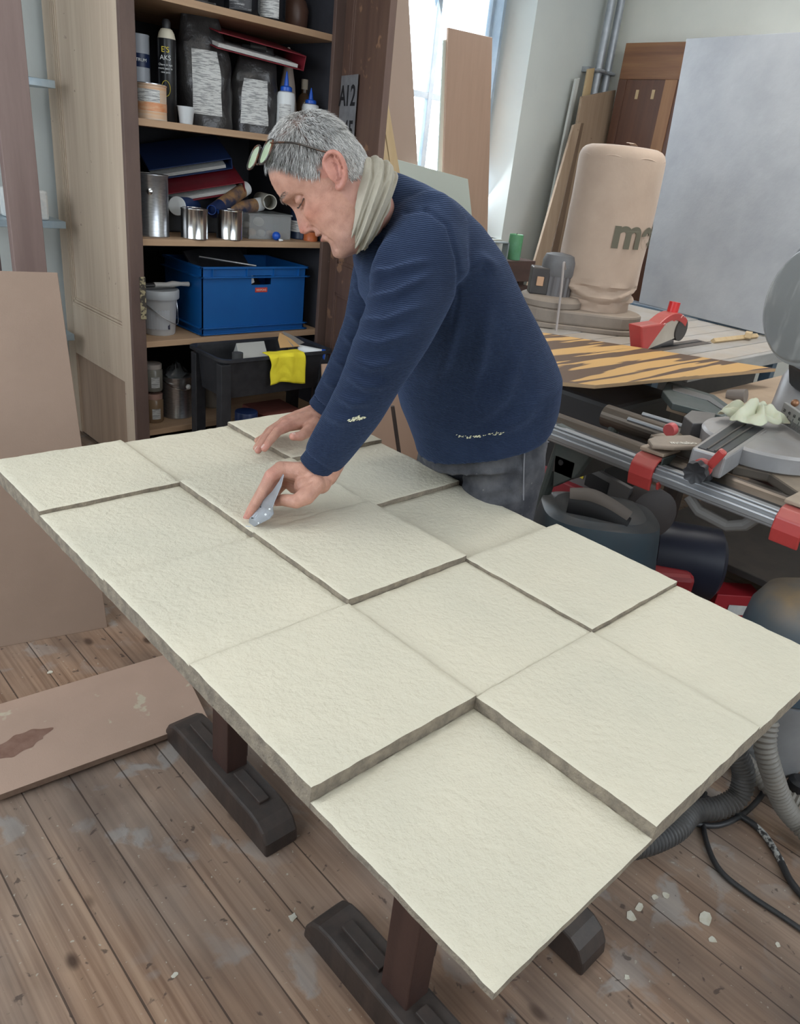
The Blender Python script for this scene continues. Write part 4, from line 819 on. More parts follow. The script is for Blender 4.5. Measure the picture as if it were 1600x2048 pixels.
# ------------------------------------------------------------------ mitre saw on its stand
RX = 1.49
ALS = mat('rail_aluminium', (.42, .43, .44), .42, .7, c2=(.32, .33, .35), ns=9, st=(1, .1, 1))
BRZ = mat('rail_brown_dusty', (.085, .072, .062), .34, .7, c2=(.13, .108, .09), ns=9, st=(1, .2, 1), dust=(.30, .23, .17), dn=.22)
TNP = mat('wing_tan', (.33, .26, .20), .6, c2=(.26, .21, .165), ns=12)
DGR = mat('dark_green_grey', (.075, .095, .09), .45, .3, c2=(.11, .125, .12), ns=10)
stand = thing('saw_stand', 'long aluminium mitre saw stand behind the man', 'saw stand', (RX, -.9, 0))
ya, yb = -.40, -1.75
g = G(); g.tube([(RX+.075, ya, .765), (RX+.075, yb, .765)], .038, 24); g.build('support_tube', BRZ, stand)
g = G(); g.bb(RX-.02, RX+.04, yb, ya, .740, .783); g.build('front_profile', ALS, stand, bev=.004)
g = G(); g.bb(RX-.032, RX-.02, yb, ya, .752, .770); g.build('profile_lip', ALS, stand, bev=.003)
g = G(); g.bb(RX-.012, RX+.012, yb, ya, .783, .789); g.build('profile_lip', ALS, stand, bev=.002)
G().bb(RX-.005, RX+.035, yb, ya, .7832, .7862).build('profile_groove', BLK, stand)
g = G(); g.tube([(RX+.34, ya-.02, .765), (RX+.34, yb, .765)], .038, 24); g.build('support_tube', BRZ, stand)
pa = [AX(1112, 848, RX), AX(1150, 868, RX), AX(1188, 905, RX), AX(1150, 955, RX), AX(1105, 975, RX)]
g = G(); g.prism(pa, (.03, 0, 0)); g.build('end_plate', DGR, stand, bev=.004)
g = G(); c = AX(1147, 882, RX); g.ell(c+V(-.004, 0, 0), (.006, .009, .009)); g.build('bolt', ALS, stand)
c = AX(1122, 925, RX); G().cyl(c+V(-.002, 0, 0), c+V(.01, 0, 0), .009).build('plate_hole', BLK, stand)
for y in (-.47, -1.55):
    for x in (RX+.03, RX+.33): G().tube([(x, y, .755), (x, y+(.1 if y > -1 else -.1), .0)], .02, 12).build('leg', DGR, stand)
G().bb(RX, RX+.36, -.55, -.47, .64, .70).build('cross_member', DKM, stand, bev=.004)
# trapezoid carrying handle under the rail
hp = [AX(x, y, RX+.02) for x, y in ((1378, 992), (1398, 1022), (1455, 1052), (1490, 1050), (1522, 1030))]
g = G(); g.tube(hp, .014, 10, sq=1.2); g.build('carrying_handle', mat('handle_grey', (.17, .165, .16), .6, dust=(.3, .27, .24), dn=.4), stand, bev=.002)
def clamp(pts, lab, blk):
    """red quick clamp hooked over the front profile"""
    c = AX(*pts, RX-.03); y = c[1]; t = thing('rail_clamp', lab, 'clamp', (RX, y, .70), 'red clamps on the saw stand')
    g = G(); P = [(RX-.055, .640), (RX-.070, .700), (RX-.064, .750), (RX-.035, .783), (RX+.01, .792), (RX+.01, .780), (RX-.028, .770), (RX-.048, .745), (RX-.052, .700), (RX-.040, .640)]
    P = [(RX+.005+(x-RX)*.62, .802+(z-.785)*.62) for x, z in P]; g.prism([(x, y-.036, z) for x, z in P], (0, .072, 0)); g.build('hook', REDP, t, bev=.004)
    G().bb(RX-.022, RX-.016, y-.033, y+.033, .722, .775).build('back_pad', BKP if blk else REDP, t, bev=.003)
    G().bb(RX+.0, RX+.10, y-.038, y+.038, .809, .820).build('top_plate', mat('tan_plate', (.42, .33, .25), .6, c2=(.35, .27, .2), ns=12), t, bev=.003)
    G().bb(RX-.005, RX+.07, y-.042, y-.037, .74, .809).build('side_cheek', DGR, t, bev=.002)
    G().ell((RX-.008, y-.046, .765), (.009, .006, .009)).build('screw', ALS, t)
    G().slab((RX-.022, y-.050, .722), (RX-.004, y-.050, .727), (RX-.030, y-.050, .744), -.008).build('lever', REDP, t, bev=.003)
clamp((1290, 915), 'red clamp on the stand rail, the left one nearer the man', False)
clamp((1585, 1030), 'red clamp with black pad on the stand rail at the right picture edge', True)
# black rail bracket parts and rods left of the saw
TAB = mat('tan_wood_top', (.42, .31, .215), .8, c2=(.34, .25, .175), ns=6, bump=.001, bs=50)
wt = thing('workbench', 'dusty tan topped workbench behind the mitre saw', 'workbench', (2.9, -1.0, 0))
G().bb(2.22, 3.5, -1.75, -.44, .735, .765).build('bench_top', TAB, wt, bev=.003)
for i, (x, y) in enumerate(((2.30, -.52), (3.4, -.52), (2.30, -1.65), (3.4, -1.65))): G().bb(x-.03, x+.03, y-.03, y+.03, 0, .735).build('leg', DKW, wt, bev=.003)
ms = thing('mitre_saw', 'grey mitre saw with round table, clear blade guard and black handle on the stand', 'mitre saw', (1.85, -.92, .80))
CAST = mat('cast_grey', (.40, .41, .43), .42, .35, c2=(.33, .33, .34), ns=8, dust=(.45, .36, .28), dn=.3)
tcn = AZ(1535, 872, .87); tz = .87
G().lathe([(.16, -.060), (.178, -.05), (.182, -.008), (.176, 0), (.05, .001), (.001, .001)], tcn, 64).build('turntable', CAST, ms)
BK2 = mat('base_dusty_black', (.05, .048, .047), .55, c2=(.09, .08, .07), ns=9, dust=(.42, .33, .24), dn=.75)
g = G(); bp_ = [AZ(x, y, .812) for x, y in ((1300, 868), (1430, 850), (1600, 880), (1690, 960), (1600, 985), (1540, 945), (1470, 930), (1400, 905), (1330, 885))]
g.prism(bp_, (0, 0, -.03)); g.build('base_plate', BK2, ms, bev=.006)
# arm with channel towards the operator
a0, a1 = AZ(1500, 850, .872), AZ(1418, 905, .872); d_ = (a1-a0); d_[2] = 0; d_ /= np.linalg.norm(d_); s_ = np.cross(d_, V(0, 0, 1))
a1 = a1-d_*.0
g = G(); g.prism([a0-s_*.055, a0+s_*.055, a1+s_*.045, a1-s_*.045], (0, 0, -.062)); arm = g.build('arm', CAST, ms, bev=.006)
g = G(); g.prism([a0-s_*.040+V(0, 0, .0005), a0+s_*.040+V(0, 0, .0005), a1+s_*.034-d_*.012+V(0, 0, .0005), a1-s_*.034-d_*.012+V(0, 0, .0005)], (0, 0, .002)); g.build('arm_insert', mat('insert_dark', (.035, .038, .042), .4), arm)
for k in (-1, 1): g = G(); g.tube([a0+s_*k*.012+V(0, 0, .004), a1+s_*k*.010-d_*.015+V(0, 0, .004)], .0025, 6); g.build('kerf_rib', DKM, arm)
kn = a1+d_*.012+V(0, 0, -.038)
g = G(); g.tube([kn-d_*.01, kn+d_*.03], .012, 12); g.build('handle_shaft', ALS, ms)
g = G(); n_ = 24
def knob(u, v): 
    a_ = u*2*PI; r = (.018+.010*min(1, v*2.2))*(1+.09*math.cos(a_*8)); q = kn+d_*(.02+.055*v); w = np.cross(d_, s_)
    return q+s_*r*math.cos(a_)+w*r*math.sin(a_)
g.grid(knob, 48, 8, True); g.add([knob(i/48, 1) for i in range(48)]+[kn+d_*.068], [(i, (i+1) % 48, 48) for i in range(48)]); g.build('locking_knob', BKP, ms)
g = G(); g.lathe([(.022, 0), (.026, .003), (.026, .012), (.022, .015)], kn+d_*.005, 24, axis=d_); g.build('red_collar', REDP, ms)
G().box(kn+d_*.012-s_*.028+V(0, 0, .035), (.02, .022, .06), rotm((25, 'X'), (10, 'Z'))).build('red_lever', REDP, ms, bev=.006)
G().lathe([(.022, -.075), (.025, -.07), (.025, -.05), (.012, -.03)], a1-d_*.01, 24).build('arm_foot', BKP, ms)
# fence with millimetre scale
f0, f1 = AZ(1555, 842, .875), AZ(1655, 905, .875); fe = (f1-f0); fe[2] = 0; fe /= np.linalg.norm(fe)
SCL = mat('scale_plate', (.36, .355, .34), .45, .5)
g = G(); g.prism([f0, f0+fe*.26, f0+fe*.26+V(0, 0, .050), f0+V(0, 0, .062)], (-fe[1]*.012, fe[0]*.012, 0)); fen = g.build('fence', SCL, ms, bev=.002)
fnn = V(fe[1], -fe[0], 0)
for k in range(27):
    h_ = .020 if k % 5 else .028; q = f0+fe*(.012+k*.0062)+fnn*.0008+V(0, 0, .003); g_ = G(); g_.prism([q, q+fe*.0014, q+fe*.0014+V(0, 0, h_), q+V(0, 0, h_)], tuple(-fnn*.001)); g_.build('scale_tick', BLK, fen)
for k, s in enumerate(('20', '40', '60', '80')): text(s, .0135, f0+fe*(.018+k*.029)+fnn*.001+V(0, 0, .040), fe, (0, 0, 1), BLK, fen, 'scale_number', ext=.0002)
# column, motor arm, clear blade guard
col0 = AD(1590, 850, 2.42); col1 = AD(1602, 760, 2.46)
g = G(); g.tube([col0+V(0, 0, -.08), col0, (col0+col1)/2+V(.0, 0, .0), col1, col1+V(.02, -.02, .06)], [.11, .095, .075, .058, .05], 24); g.build('tilt_column', CAST, ms)
g = G(); g.ell(AD(1590, 806, 2.33), (.012, .012, .012)); g.build('column_bolt', mat('rusty_bolt', (.35, .18, .10), .4, .6), ms)
hd = AD(1602, 745, 2.36); g = G(); g.box(hd+V(.03, -.03, .0), (.12, .10, .08), rotm((-45, 'Z'), (-20, 'Y'))); g.build('saw_head', BKP, ms, bev=.01)
gc = AD(1622, 612, 2.22); ga = V(-.30, -.95, 0.0); ga = FW*-.30+RT*-.95; ga /= np.linalg.norm(ga)
GC = mat('clear_guard', (.30, .31, .31), .12, alpha=.38, c2=(.62, .62, .6), ns=30, st=(1, 1, .3), lo=.52, hi=.66, spec=.9)
g = G(); g.lathe([(.001, -.030), (.155, -.030), (.168, -.022), (.170, .0), (.165, .022), (.158, .028)], gc, 64, axis=ga); g.build('clear_blade_guard', GC, ms)
g = G(); g.lathe([(.158, -.001), (.160, 0), (.158, .001)], gc, 60, axis=ga); g.build('saw_blade', mat('blade_dark', (.10, .10, .105), .4, .7), ms)
g = G(); ax_ = np.cross(ga, FW); g.lathe([(.172, -.010), (.176, -.008), (.176, .008), (.172, .010)], gc, 64, axis=ga); g.build('guard_rim', mat('grey_rim', (.36, .37, .37), .4), ms)
g = G(); g.ell(AD(1612, 520, 2.3), (.035, .035, .05)); g.build('handle_grip', BKP, ms)
# black sliding fence behind the veneer, knobs and rods
t = thing('rip_fence', 'slotted black metal fence plates lying left of the mitre saw', 'fence', tuple(AZ(1400, 800, .77)))
zf = .80
q = [AZ(x, y, zf) for x, y in ((1325, 782), (1335, 762), (1430, 790), (1475, 822), (1462, 836), (1345, 806))]
g = G(); g.prism(q, (0, 0, -.025)); g.build('fence_plate', DGR, t, bev=.003)
q = [AZ(x, y, zf+.003) for x, y in ((1345, 770), (1420, 792), (1455, 818), (1450, 822), (1415, 800), (1345, 780))]
g = G(); g.prism(q, (0, 0, -.005)); g.build('slot_plate', mat('mid_metal', (.22, .22, .22), .35, .7), t, bev=.001)
g = G(); g.cyl(AZ(1455, 790, .775), AZ(1492, 792, .79), .022, .028, 20); g.build('clamp_knob', mat('knob_dusty', (.20, .17, .15), .6), t)
t = thing('extension_bar', 'black saw extension block with red knob and two steel rods', 'extension', tuple(AZ(1390, 850, .80)))
q = [AZ(x, y, .865) for x, y in ((1368, 832), (1383, 820), (1432, 826), (1425, 846), (1385, 846))]
g = G(); g.prism(q, (0, 0, -.055)); g.build('block', mat('block_dark', (.07, .07, .075), .5, dust=(.3, .26, .22), dn=.4), t, bev=.003)
g = G(); p0, p1 = AZ(1337, 861, .84), AZ(1356, 853, .845); g.lathe([(.018, 0), (.020, .003), (.020, .022), (.016, .026)], p0, 20, axis=(p1-p0)); g.build('red_knob', mat('pink_red_plastic', (.55, .10, .10), .45), t)
for (xa, ya_), (xb, yb_) in (((1256, 838), (1335, 864)), ((1285, 828), (1365, 852))): g = G(); g.tube([AZ(xa, ya_, .83), AZ(xb, yb_, .83)], .007, 10); g.build('steel_rod', ALS, t)
# wing with the maker's name
zq = .845
q = [AZ(x, y, zq) for x, y in ((1296, 877), (1312, 871), (1380, 869), (1405, 878), (1402, 892), (1350, 893), (1305, 889))]
t = thing('saw_wing', 'tan-grey side wing with pale maker lettering in front of the mitre saw table', 'wing', tuple(AZ(1350, 885, zq-.02)))
g = G(); g.prism(q, (0, 0, -.014)); g.build('plate', TNP, t, bev=.005)
l0, l1 = AZ(1340, 886, zq), AZ(1392, 887, zq); text('metabo', .028, (l0+l1)/2+V(0, 0, .001), l1-l0, np.cross(V(0, 0, 1), (l1-l0)), mat('pale_print', (.66, .60, .52), .6), t, bold=.0008)
q = [AZ(x, y, .80) for x, y in ((1536, 935), (1552, 928), (1600, 968), (1640, 1000), (1625, 1010), (1588, 985))]
g = G(); g.prism(q, (0, 0, -.014)); g.build('support_wing', TNP, bev=.004, **tg('tan-grey angled support wing at the right picture edge below the saw', 'wing'))
# crumpled pale glove / cloth on the saw table
gcn = AZ(1505, 842, .885); LTX = mat('pale_latex', (.66, .66, .50), .55, c2=(.58, .58, .43), ns=9, sss=.2)
g = G()
def glove(u, v):
    a_ = u*2*PI; r = .085*v*(1+.30*math.sin(3*a_+1)+.16*math.sin(7*a_)); h = .040*(1-v**2.2)*(1+.4*math.sin(5*a_+4*v))+.012*noise.noise(Vector((math.cos(a_)*3*v, math.sin(a_)*3*v, 1.)))*4*(1-v*.6)
    x = RT*(r*math.cos(a_)*1.15)+np.cross(V(0, 0, 1), RT)*(r*math.sin(a_)*.55); return gcn+V(x[0], x[1], max(h, 0)+.004)
g.grid(glove, 90, 26, True); o = g.build('latex_glove', LTX, smooth=True, **tg('crumpled pale yellow latex glove lying on the round saw table', 'glove')); md = o.modifiers.new('s', 'SOLIDIFY'); md.thickness = .002

# ------------------------------------------------------------------ below the bench
VDK = mat('vac_black_blue', (.012, .035, .055), .45, c2=(.02, .06, .09), ns=4, dust=(.20, .165, .14), dn=.5)
VBL = mat('vac_blue', (.01, .09, .17), .45, c2=(.015, .12, .22), ns=4, dust=(.40, .28, .16), dn=.85)
c = AD(1190, 1060, 2.40); c = V(c[0], c[1], 0)
v = thing('vacuum_cleaner', 'dusty black and blue vacuum cleaner with recessed handle behind the panel', 'vacuum', tuple(c))
zt = AD(1190, 1000, 2.40)[2]-.01
def vacf(u, w):
    a_ = u*2*PI; s = w; R0 = (.215, .17); r = (1-.35*max(0, s-.6)**1.5*2.2)*(1-.10*(1-s)); r = r if s < .97 else r*.8
    ca, sa = math.cos(a_), math.sin(a_); k = (abs(ca)**3+abs(sa)**3)**(-1/3)
    return c+e*(R0[0]*r*k*ca)+bk*(R0[1]*r*k*sa)+V(0, 0, zt*(s if s < .8 else .8+.2*math.sin((s-.8)/.2*PI/2)))
g = G(); g.grid(vacf, 48, 36, True); g.add([vacf(i/48, 1) for i in range(48)]+[c+V(0, 0, zt+.003)], [(i, (i+1) % 48, 48) for i in range(48)]); g.build('body', VDK, v, smooth=True)
h0 = AD(1140, 990, 2.30); h1 = AD(1255, 1035, 2.28)
g = G(); g.tube(cr([h0, (h0*2+h1)/3+V(0, 0, .022), (h0+h1*2)/3+V(0, 0, .016), h1]), .015, 12, sq=1.6); g.build('carry_handle', mat('dusty_handle', (.20, .17, .15), .7), v)
g = G(); g.tube(cr([h0+V(0, 0, -.03), (h0+h1)/2+V(0, 0, -.015), h1+V(0, 0, -.03)]), .022, 12, sq=1.5); g.build('recess_shade', BLK, v)  # black bar standing in for the shade below the handle
c2_ = AD(1600, 1260, 2.05); cV = V(c2_[0], c2_[1], 0); ztv = AD(1590, 1155, 2.05)[2]
v = thing('vacuum_cleaner', 'dusty bright blue vacuum cleaner at the right picture edge', 'vacuum', tuple(cV))
g = G(); Rv = .145
g.lathe([(Rv*.95, .28), (Rv, .30), (Rv*1.0, ztv-.14), (Rv*.96, ztv-.08), (Rv*.80, ztv-.03), (Rv*.5, ztv-.005), (.001, ztv)], cV, 56); g.build('motor_head', VBL, v)
G().lathe([(Rv*.9, .03), (Rv*.98, .06), (Rv*1.0, .275)], cV, 56).build('drum', mat('vac_grey_drum', (.30, .31, .32), .5, c2=(.22, .22, .23), ns=6), v)
for k in range(3): a_ = k*2.1+3.6; g = G(); g.ell(cV+V(Rv*.85*math.cos(a_), Rv*.85*math.sin(a_), .03), (.035, .035, .03)); g.build('caster', BKP, v)
g = G(); s0 = AD(1560, 1268, 1.9); g.tube([cV+V(Rv*1.005*math.cos(q_), Rv*1.005*math.sin(q_), .36) for q_ in np.linspace(3.2, 5.2, 24)], .004, 6); g.build('seam', BLK, v)
# dim machine and clutter in the shadow
t = thing('compressor', 'dark red compressor with round drum in the shadow below the saw', 'compressor', (1.97, -.68, 0))
G().lathe([(.10, 0), (.13, .02), (.13, .24), (.10, .26)], (1.93, -.64, .30), 36, axis=(.6, -.8, 0)).build('drum', mat('dark_navy', (.015, .018, .035), .4), t)
G().lathe([(.075, 0), (.085, .01), (.085, .09), (.06, .1)], (1.84, -.62, .50), 32, axis=(-.5, -.8, .1)).build('motor_face', mat('dark_motor', (.08, .07, .07), .5, .3), t)
G().box((1.86, -.74, .20), (.20, .16, .24), rotm((-40, 'Z'))).build('red_housing', mat('dim_red', (.30, .02, .025), .45), t, bev=.02)
G().bb(1.80, 2.2, -.82, -.56, 0, .10).build('base', DKM, t, bev=.005)
c = AX(1178, 955, 1.75); t = thing('motor_plate', 'grey motor plate with yellow warning mark in the dark below the stand', 'plate', tuple(c-V(0, 0, .12)))
G().slab(c+V(0, .10, -.09), c+V(0, -.16, -.12), c+V(0, .10, .05), .02).build('plate', mat('dim_grey', (.16, .15, .15), .6), t, bev=.002)
G().slab(c+V(-.004, .05, -.01), c+V(-.004, .02, -.013), c+V(-.004, .05, .03), .002).build('yellow_mark', YEL, t); G().slab(c+V(-.004, .01, -.03), c+V(-.004, -.08, -.04), c+V(-.004, .01, .02), .002).build('black_mark', BLK, t)
G().bb(1.72, 1.80, -.50, -.22, 0, .52).build('red_upright', mat('dim_red_b', (.28, .02, .03), .5), bev=.005, **tg('dark red upright case behind the man\'s pocket', 'case'))
G().bb(2.24, 3.48, -1.7, -.46, .22, .25).build('lower_shelf', DKM, wt, bev=.004)
G().bb(2.05, 2.50, -.34, .02, .35, .74).build('black_machine', mat('black_machine_body', (.02, .02, .022), .5, dust=(.12, .1, .09), dn=.2), bev=.02, **tg('black machine body in the shadow under the front corner of the veneer sheet', 'machine'))
g = G(); g.tube([AZ(1440, 1090, .12), AZ(1640, 1190, .12)], .035, 16); g.build('wooden_beam', mat('dim_brown_wood', (.24, .16, .11), .7), **tg('brown round beam lying low behind the vacuum cleaners', 'beam'))
c = AZ(1460, 1205, .10); t = thing('red_box', 'small red box with a white label low between the vacuum cleaners', 'box', (c[0], c[1], 0))
G().box((c[0], c[1], .08), (.18, .10, .16), rotm((-40, 'Z'))).build('carton', mat('red_carton', (.40, .02, .03), .5), t, bev=.003)
G().box((c[0]-.034, c[1]-.041, .10), (.07, .002, .04), rotm((-40, 'Z'))).build('label', WHT, t)
CBL = mat('black_cable', (.02, .02, .022), .45, c2=(.04, .04, .042), ns=20)
CBW = mat('spattered_cable', (.03, .03, .032), .45, c2=(.42, .42, .40), ns=26, lo=.56, hi=.6)
HOS = mat('grey_hose', (.065, .066, .070), .5, c2=(.10, .095, .09), ns=6)
HO2 = mat('dusty_hose', (.19, .18, .165), .55, c2=(.25, .23, .2), ns=6)
q = [AZ(x, y, .04) for x, y in ((1420, 1160), (1470, 1125), (1540, 1150), (1560, 1200), (1500, 1215), (1440, 1195), (1418, 1165))]
g = G(); g.tube(cr(q), .006, 8); g.build('cable_loop', CBL, **tg('thin black cable looped in the shadow below the worktop', 'cable'))
# hoses and cables on the floor at the right
def zs(pts): return [AZ(x, y, z) for x, y, z in pts]
g = G(); hose(g, zs([(1240, 1700, .05), (1300, 1685, .05), (1352, 1660, .048), (1385, 1625, .045), (1440, 1615, .05), (1478, 1590, .08), (1487, 1545, .14), (1470, 1500, .20)]), .030); g.build('ribbed_hose', HOS, smooth=True, **tg('black ribbed vacuum hose curling out from under the panel corner', 'hose'))
g = G(); hose(g, zs([(1535, 1440, .34), (1530, 1490, .28), (1545, 1550, .20), (1568, 1610, .10), (1600, 1650, .05), (1650, 1700, .045)]), .028, .013); g.build('ribbed_hose', HO2, smooth=True, **tg('dusty grey ribbed hose hanging down at the right picture edge', 'hose'))
g = G(); hose(g, zs([(1480, 1510, .10), (1510, 1545, .06), (1545, 1580, .045), (1600, 1610, .045)]), .024, .012); g.build('ribbed_hose', HO2, smooth=True, **tg('short grey ribbed hose lying behind the other two hoses', 'hose'))
g = G(); g.tube(cr(zs([(1360, 1640, .02), (1395, 1648, .008), (1440, 1650, .008), (1490, 1625, .008), (1530, 1580, .008), (1560, 1510, .06), (1560, 1430, .2)])), .0075, 10); g.build('power_cable', CBL, **tg('black power cable curving round the ribbed hose', 'cable'))
g = G(); g.tube(cr(zs([(1410, 1585, .012), (1405, 1620, .008), (1412, 1680, .008), (1440, 1740, .008), (1500, 1790, .008), (1560, 1830, .008), (1640, 1885, .008)])), .0065, 10); g.build('power_cable', CBL, **tg('thin black cable running across the floor to the right corner', 'cable'))
g = G(); g.tube(cr(zs([(1400, 1590, .008), (1470, 1625, .009), (1520, 1660, .009), (1555, 1710, .009), (1580, 1760, .009), (1620, 1810, .009)])), .0085, 10); g.build('power_cable', CBW, **tg('black cable spattered with white plaster on the floor', 'cable'))
G().lathe([(.03, 0), (.033, .01), (.03, .05), (.02, .06)], AZ(1590, 1590, .001), 20).build('caster', BKP, v)
# pale flakes on the floor: individually findable ones
FLK = mat('plaster_flake', (.62, .60, .52), .8, c2=(.5, .46, .36), ns=30)
fl = [(1410, 1838, .022), (1262, 1833, .016), (1278, 1815, .013), (1425, 1880, .012), (1330, 1790, .012), (1310, 1795, .009), (1555, 1890, .008), (1254, 1955, .009), (585, 1835, .012), (665, 1600, .008), (350, 1950, .008), (100, 1345, .010)]
FLL = ['largest crumpled white flake on the floor right of the panel corner', 'oval pale flake right of the trestle foot', 'thin pale flake just above the oval one', 'small flake below the largest crumpled flake', 'flake between the panel edge and the largest flake, right of two', 'flake between the panel edge and the largest flake, left of two', 'tiny flake nearest the lower right picture edge', 'tiny flake below the oval flake', 'grey flake on the floor above the near trestle foot', 'tiny flake beside the near panel edge under the table', 'pale flake near the bottom left of the floor', 'tiny flake between the leaning MDF sheet and the flat offcut']
for i, (x, y, r) in enumerate(fl):
    c = AZ(x, y, 0); rd = random.Random(i); g = G(); n_ = 9; P = []
    for k in range(n_): a_ = 2*PI*k/n_; q_ = r*rd.uniform(.55, 1.1); P.append((c[0]+q_*math.cos(a_), c[1]+q_*math.sin(a_)*.8, .0005))
    g.prism(P, (0, 0, r*.07)); g.build('plaster_flake', FLK, group='flakes on the floor', category='flake', label=FLL[i])
# sheet and brace seen between the man and the panel
G().slab((1.62, .80, 0), (2.35, .66, 0), (1.64, .92, .62), .016).build('mdf_sheet', mat('mdf_dim', (.38, .25, .18), .75), bev=.002, **tg('brown MDF sheet standing behind the panel between wardrobe and man', 'board'))
ba, bb2 = AY(785, 812, .62), AY(806, 960, .57); bb3 = ba+(bb2-ba)*(ba[2]/(ba[2]-bb2[2])); G().tube([ba, bb3], .012, 4).build('dark_brace', DKW, bev=.001, **tg('thin dark brace crossing in front of the brown sheet beside the man', 'brace'))
# ------------------------------------------------------------------ the man
def remesh(name, gs, voxel, smooth_it, smooth_f=.5, dec=None):
    g = G(); 
    for q in gs: g.v += q.v; g.f += [tuple(i+g.n for i in f) for f in q.f]; g.n += q.n
    me = bpy.data.meshes.new(name); me.from_pydata(np.concatenate(g.v).tolist(), [], g.f); me.update()
    bm = bmesh.new(); bm.from_mesh(me); bmesh.ops.recalc_face_normals(bm, faces=bm.faces); bm.to_mesh(me); bm.free()
    o = bpy.data.objects.new(name, me); COL.objects.link(o)
    m = o.modifiers.new('r', 'REMESH'); m.mode = 'VOXEL'; m.voxel_size = voxel
    if smooth_it: s = o.modifiers.new('s', 'SMOOTH'); s.iterations = smooth_it; s.factor = smooth_f
    dg = bpy.context.evaluated_depsgraph_get(); out = bpy.data.meshes.new_from_object(o.evaluated_get(dg)); bpy.data.objects.remove(o)
    return out
def mesh_co(me): a = np.empty(len(me.vertices)*3, 'f'); me.vertices.foreach_get('co', a); return a.reshape(-1, 3).astype(float)
def mesh_no(me): a = np.empty(len(me.vertices)*3, 'f'); me.vertex_normals.foreach_get('vector', a); return a.reshape(-1, 3).astype(float)
def link_mesh(name, me, mats, parent, org):
    co = mesh_co(me)-org; me.vertices.foreach_set('co', co.astype('f').ravel()); me.update()
    me.materials.clear()
    for m in mats: me.materials.append(m)
    o = bpy.data.objects.new(name, me); COL.objects.link(o); me.polygons.foreach_set('use_smooth', [True]*len(me.polygons))
    if parent is not None: o.parent = parent
    else: o.location = org
    ORG[o] = V(*org); return o
def segdist(P, pts):
    """distance to a polyline and the fraction along it"""
    pts = np.array(pts); best = np.full(len(P), 9.); tt = np.zeros(len(P)); n = len(pts)-1
    for i in range(n):
        a, b = pts[i], pts[i+1]; d = b-a; t = np.clip(((P-a)@d)/(d@d+1e-12), 0, 1); q = np.linalg.norm(P-a-t[:, None]*d, axis=1)
        m = q < best; best = np.where(m, q, best); tt = np.where(m, (i+t)/n, tt)
    return best, tt
# --- head frame: x to the face, y to the man's left, z to the crown
hx, hy, hz = V(-.5319, .424, -.733), V(-.6869, -.7223, .0807), V(-.4952, .5464, .6754)
hx /= np.linalg.norm(hx); hy /= np.linalg.norm(hy); hz /= np.linalg.norm(hz)
HO = V(.564, -.4141, 1.4362); HS = .975
def H(x, y, z): return HO+(hx*x+hy*y+hz*z)*HS
Z_ = [-.152, -.149, -.143, -.132, -.120, -.104, -.090, -.082, -.074, -.062, -.050, -.035, -.015, 0, .015, .03, .045, .062, .080, .095, .108, .117, .122]
XF = [.045, .068, .082, .089, .088, .084, .089, .088, .091, .087, .086, .085, .084, .088, .096, .0985, .097, .093, .083, .069, .050, .030, .012]
XB = [.020, .000, -.010, -.020, -.028, -.038, -.048, -.055, -.062, -.072, -.078, -.084, -.088, -.089, -.088, -.085, -.082, -.077, -.069, -.059, -.045, -.030, -.014]
HW = [.010, .030, .040, .050, .056, .061, .064, .0655, .067, .069, .0705, .072, .0735, .0745, .0755, .0765, .076, .073, .066, .057, .045, .031, .013]
def gs_(v, c, s): return np.exp(-((v-c)/s)**2)
